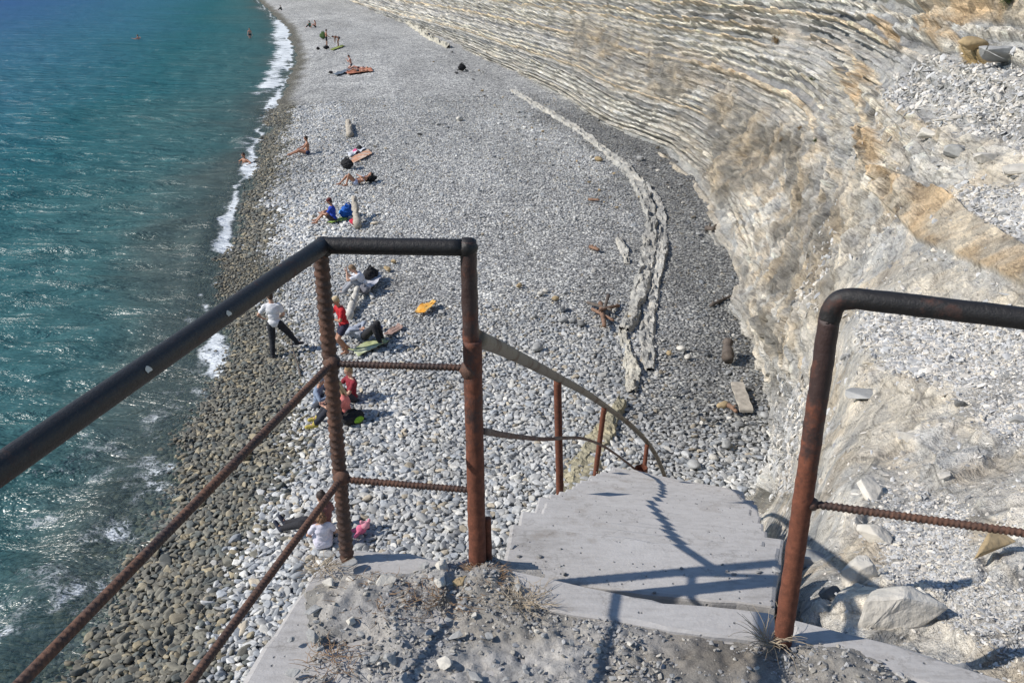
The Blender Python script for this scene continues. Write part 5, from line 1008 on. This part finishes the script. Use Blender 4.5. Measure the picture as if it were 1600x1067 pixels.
log([(1198, 680, .02), (1212, 700, .03)], .03, M_STONE_W, 'bleached stick at the corner under the cliff', 27, 'stick', cat='stick', knots=False)
def plank(a, b, wd, label):
    A, B = g3(*a, .06), g3(*b, .10); d = (B - A); o = A.copy(); x = d.normalized(); y = Vector((-x.y, x.x, 0)).normalized(); L = d.length; V = []; n = 14
    for i in range(n):
        t = i / (n - 1)
        for yy, zz in ((-1, 0), (1, 0), (1, 1), (-1, 1)): V.append(x * L * t + y * yy * wd * .5 * (1 + .07 * math.sin(t * 17 + yy)) + Vector((0, 0, zz * .05)))
    Fc = [(i * 4 + k, i * 4 + (k + 1) % 4, i * 4 + 4 + (k + 1) % 4, i * 4 + 4 + k) for i in range(n - 1) for k in range(4)] + [(3, 2, 1, 0), tuple((n - 1) * 4 + k for k in range(4))]
    m = mesh('plank', V, Fc, M_DRIFT); m.location = o; tag(m, label, 'plank')
plank((1166, 652), (1150, 610), .26, 'weathered grey plank lying on the gravel by the cliff')
def bstone(px, py, wpx, mat, label, seed, asp=.7, flat=.55, ang=False, group='larger stones on the beach'):
    p = g3(px, py); D = float(depth_of(np.array(p))); s = wpx / F * D * .62; stone('stone', p + Vector((0, 0, s * flat * .35)), (s, s * asp, s * flat), mat, label, group, None, seed, ang)
for i, (x, y, wd, m, lb, an) in enumerate([(1083, 732, 26, G_, 'smooth pale boulder among cobbles beyond the steps', 0), (1129, 638, 20, Y_, 'yellow rock beside the weathered plank', 0), (1064, 549, 16, W_, 'pale stone on the dark gravel right of the ledges', 0), (1074, 562, 14, W_, 'pale stone just below another on the dark gravel', 0),
    (1045, 556, 12, Y_, 'pinkish stone left of the two pale ones', 0), (877, 486, 20, G_, 'tall grey stone at the left of the fire pit ring', 1), (868, 470, 12, Y_, 'tan stone at the top left of the fire pit ring', 0), (880, 504, 16, G_, 'flat grey stone low in the fire pit ring', 0), (895, 505, 14, G_, 'grey stone lower middle of the fire pit ring', 0),
    (908, 510, 16, D_, 'dark stone lower right of the fire pit ring', 0), (845, 462, 12, W_, 'small pale stone left of the fire pit ring', 0), (852, 458, 10, W_, 'tiny pale stone above the small pale one', 0), (835, 498, 12, G_, 'lone grey stone far left of the fire pit', 0), (811, 450, 12, Y_, 'lone tan stone casting a shadow on fine gravel', 0),
    (840, 548, 24, G_, 'flat grey slab stone beside the handrail on fine gravel', 0), (984, 502, 16, Y_, 'tan stone resting on the ledge beside the fire pit', 0), (1018, 470, 12, G_, 'round grey stone on the twin ledges', 0), (718, 189, 14, W_, 'white stone alone on the far middle beach', 0), (935, 252, 14, Y_, 'tan stone left of the long ledge', 0),
    (925, 248, 10, W_, 'pale stone beside the tan one left of the long ledge', 0), (1135, 700, 22, G_, 'long grey stone toward the cliff corner', 0), (1115, 720, 16, W_, 'pale stone in the cobbles near the steps', 0), (1195, 655, 22, G_, 'flat grey stone in the corner under the cliff', 0), (1210, 770, 20, G_, 'grey block above the shaded pit', 1),
    (1190, 760, 18, G_, 'grey gravelly block left of the shaded pit top', 1), (615, 412, 12, Y_, 'tan rock right of the black sandals', 1), (605, 424, 14, Y_, 'yellowish rock below the tan rock', 1), (595, 420, 10, W_, 'pale rock beside the yellowish one', 1), (960, 640, 18, W_, 'white stone between the ledges', 1), (1000, 250, 12, G_, 'grey stone at the foot of the far cliff', 1)]):
    bstone(x, y, wd, m, lb, 400 + i, ang=bool(an))
def rubble(n, box, label, seed, wmin, wmax, mats):
    q = random.Random(seed)
    for i in range(n):
        (x0, y0), (x1, y1) = box; t = q.random(); x = x0 + (x1 - x0) * t + q.gauss(0, 16); y = y0 + (y1 - y0) * t + q.gauss(0, 12)
        p = g3(x, y); D = float(depth_of(np.array(p))); s = q.uniform(wmin, wmax) / F * D * .62
        stone('stone', p + Vector((0, 0, s * .15)), (s, s * .7, s * .45), q.choice(mats), label, label, None, seed * 100 + i, True)
rubble(70, ((700, 100), (990, 330)), 'fist to head sized grey rock strewn over the gravel left of the ledge', 31, 3, 7.5, [G_, D_, G_, Y_])
rubble(45, ((1040, 600), (1180, 730)), 'loose rock on the cobbles below the cliff corner', 32, 5, 14, [G_, W_, G_, D_])
rubble(40, ((1040, 262), (1170, 560)), 'rock lying along the foot of the cliff', 33, 3, 9, [G_, D_, W_])
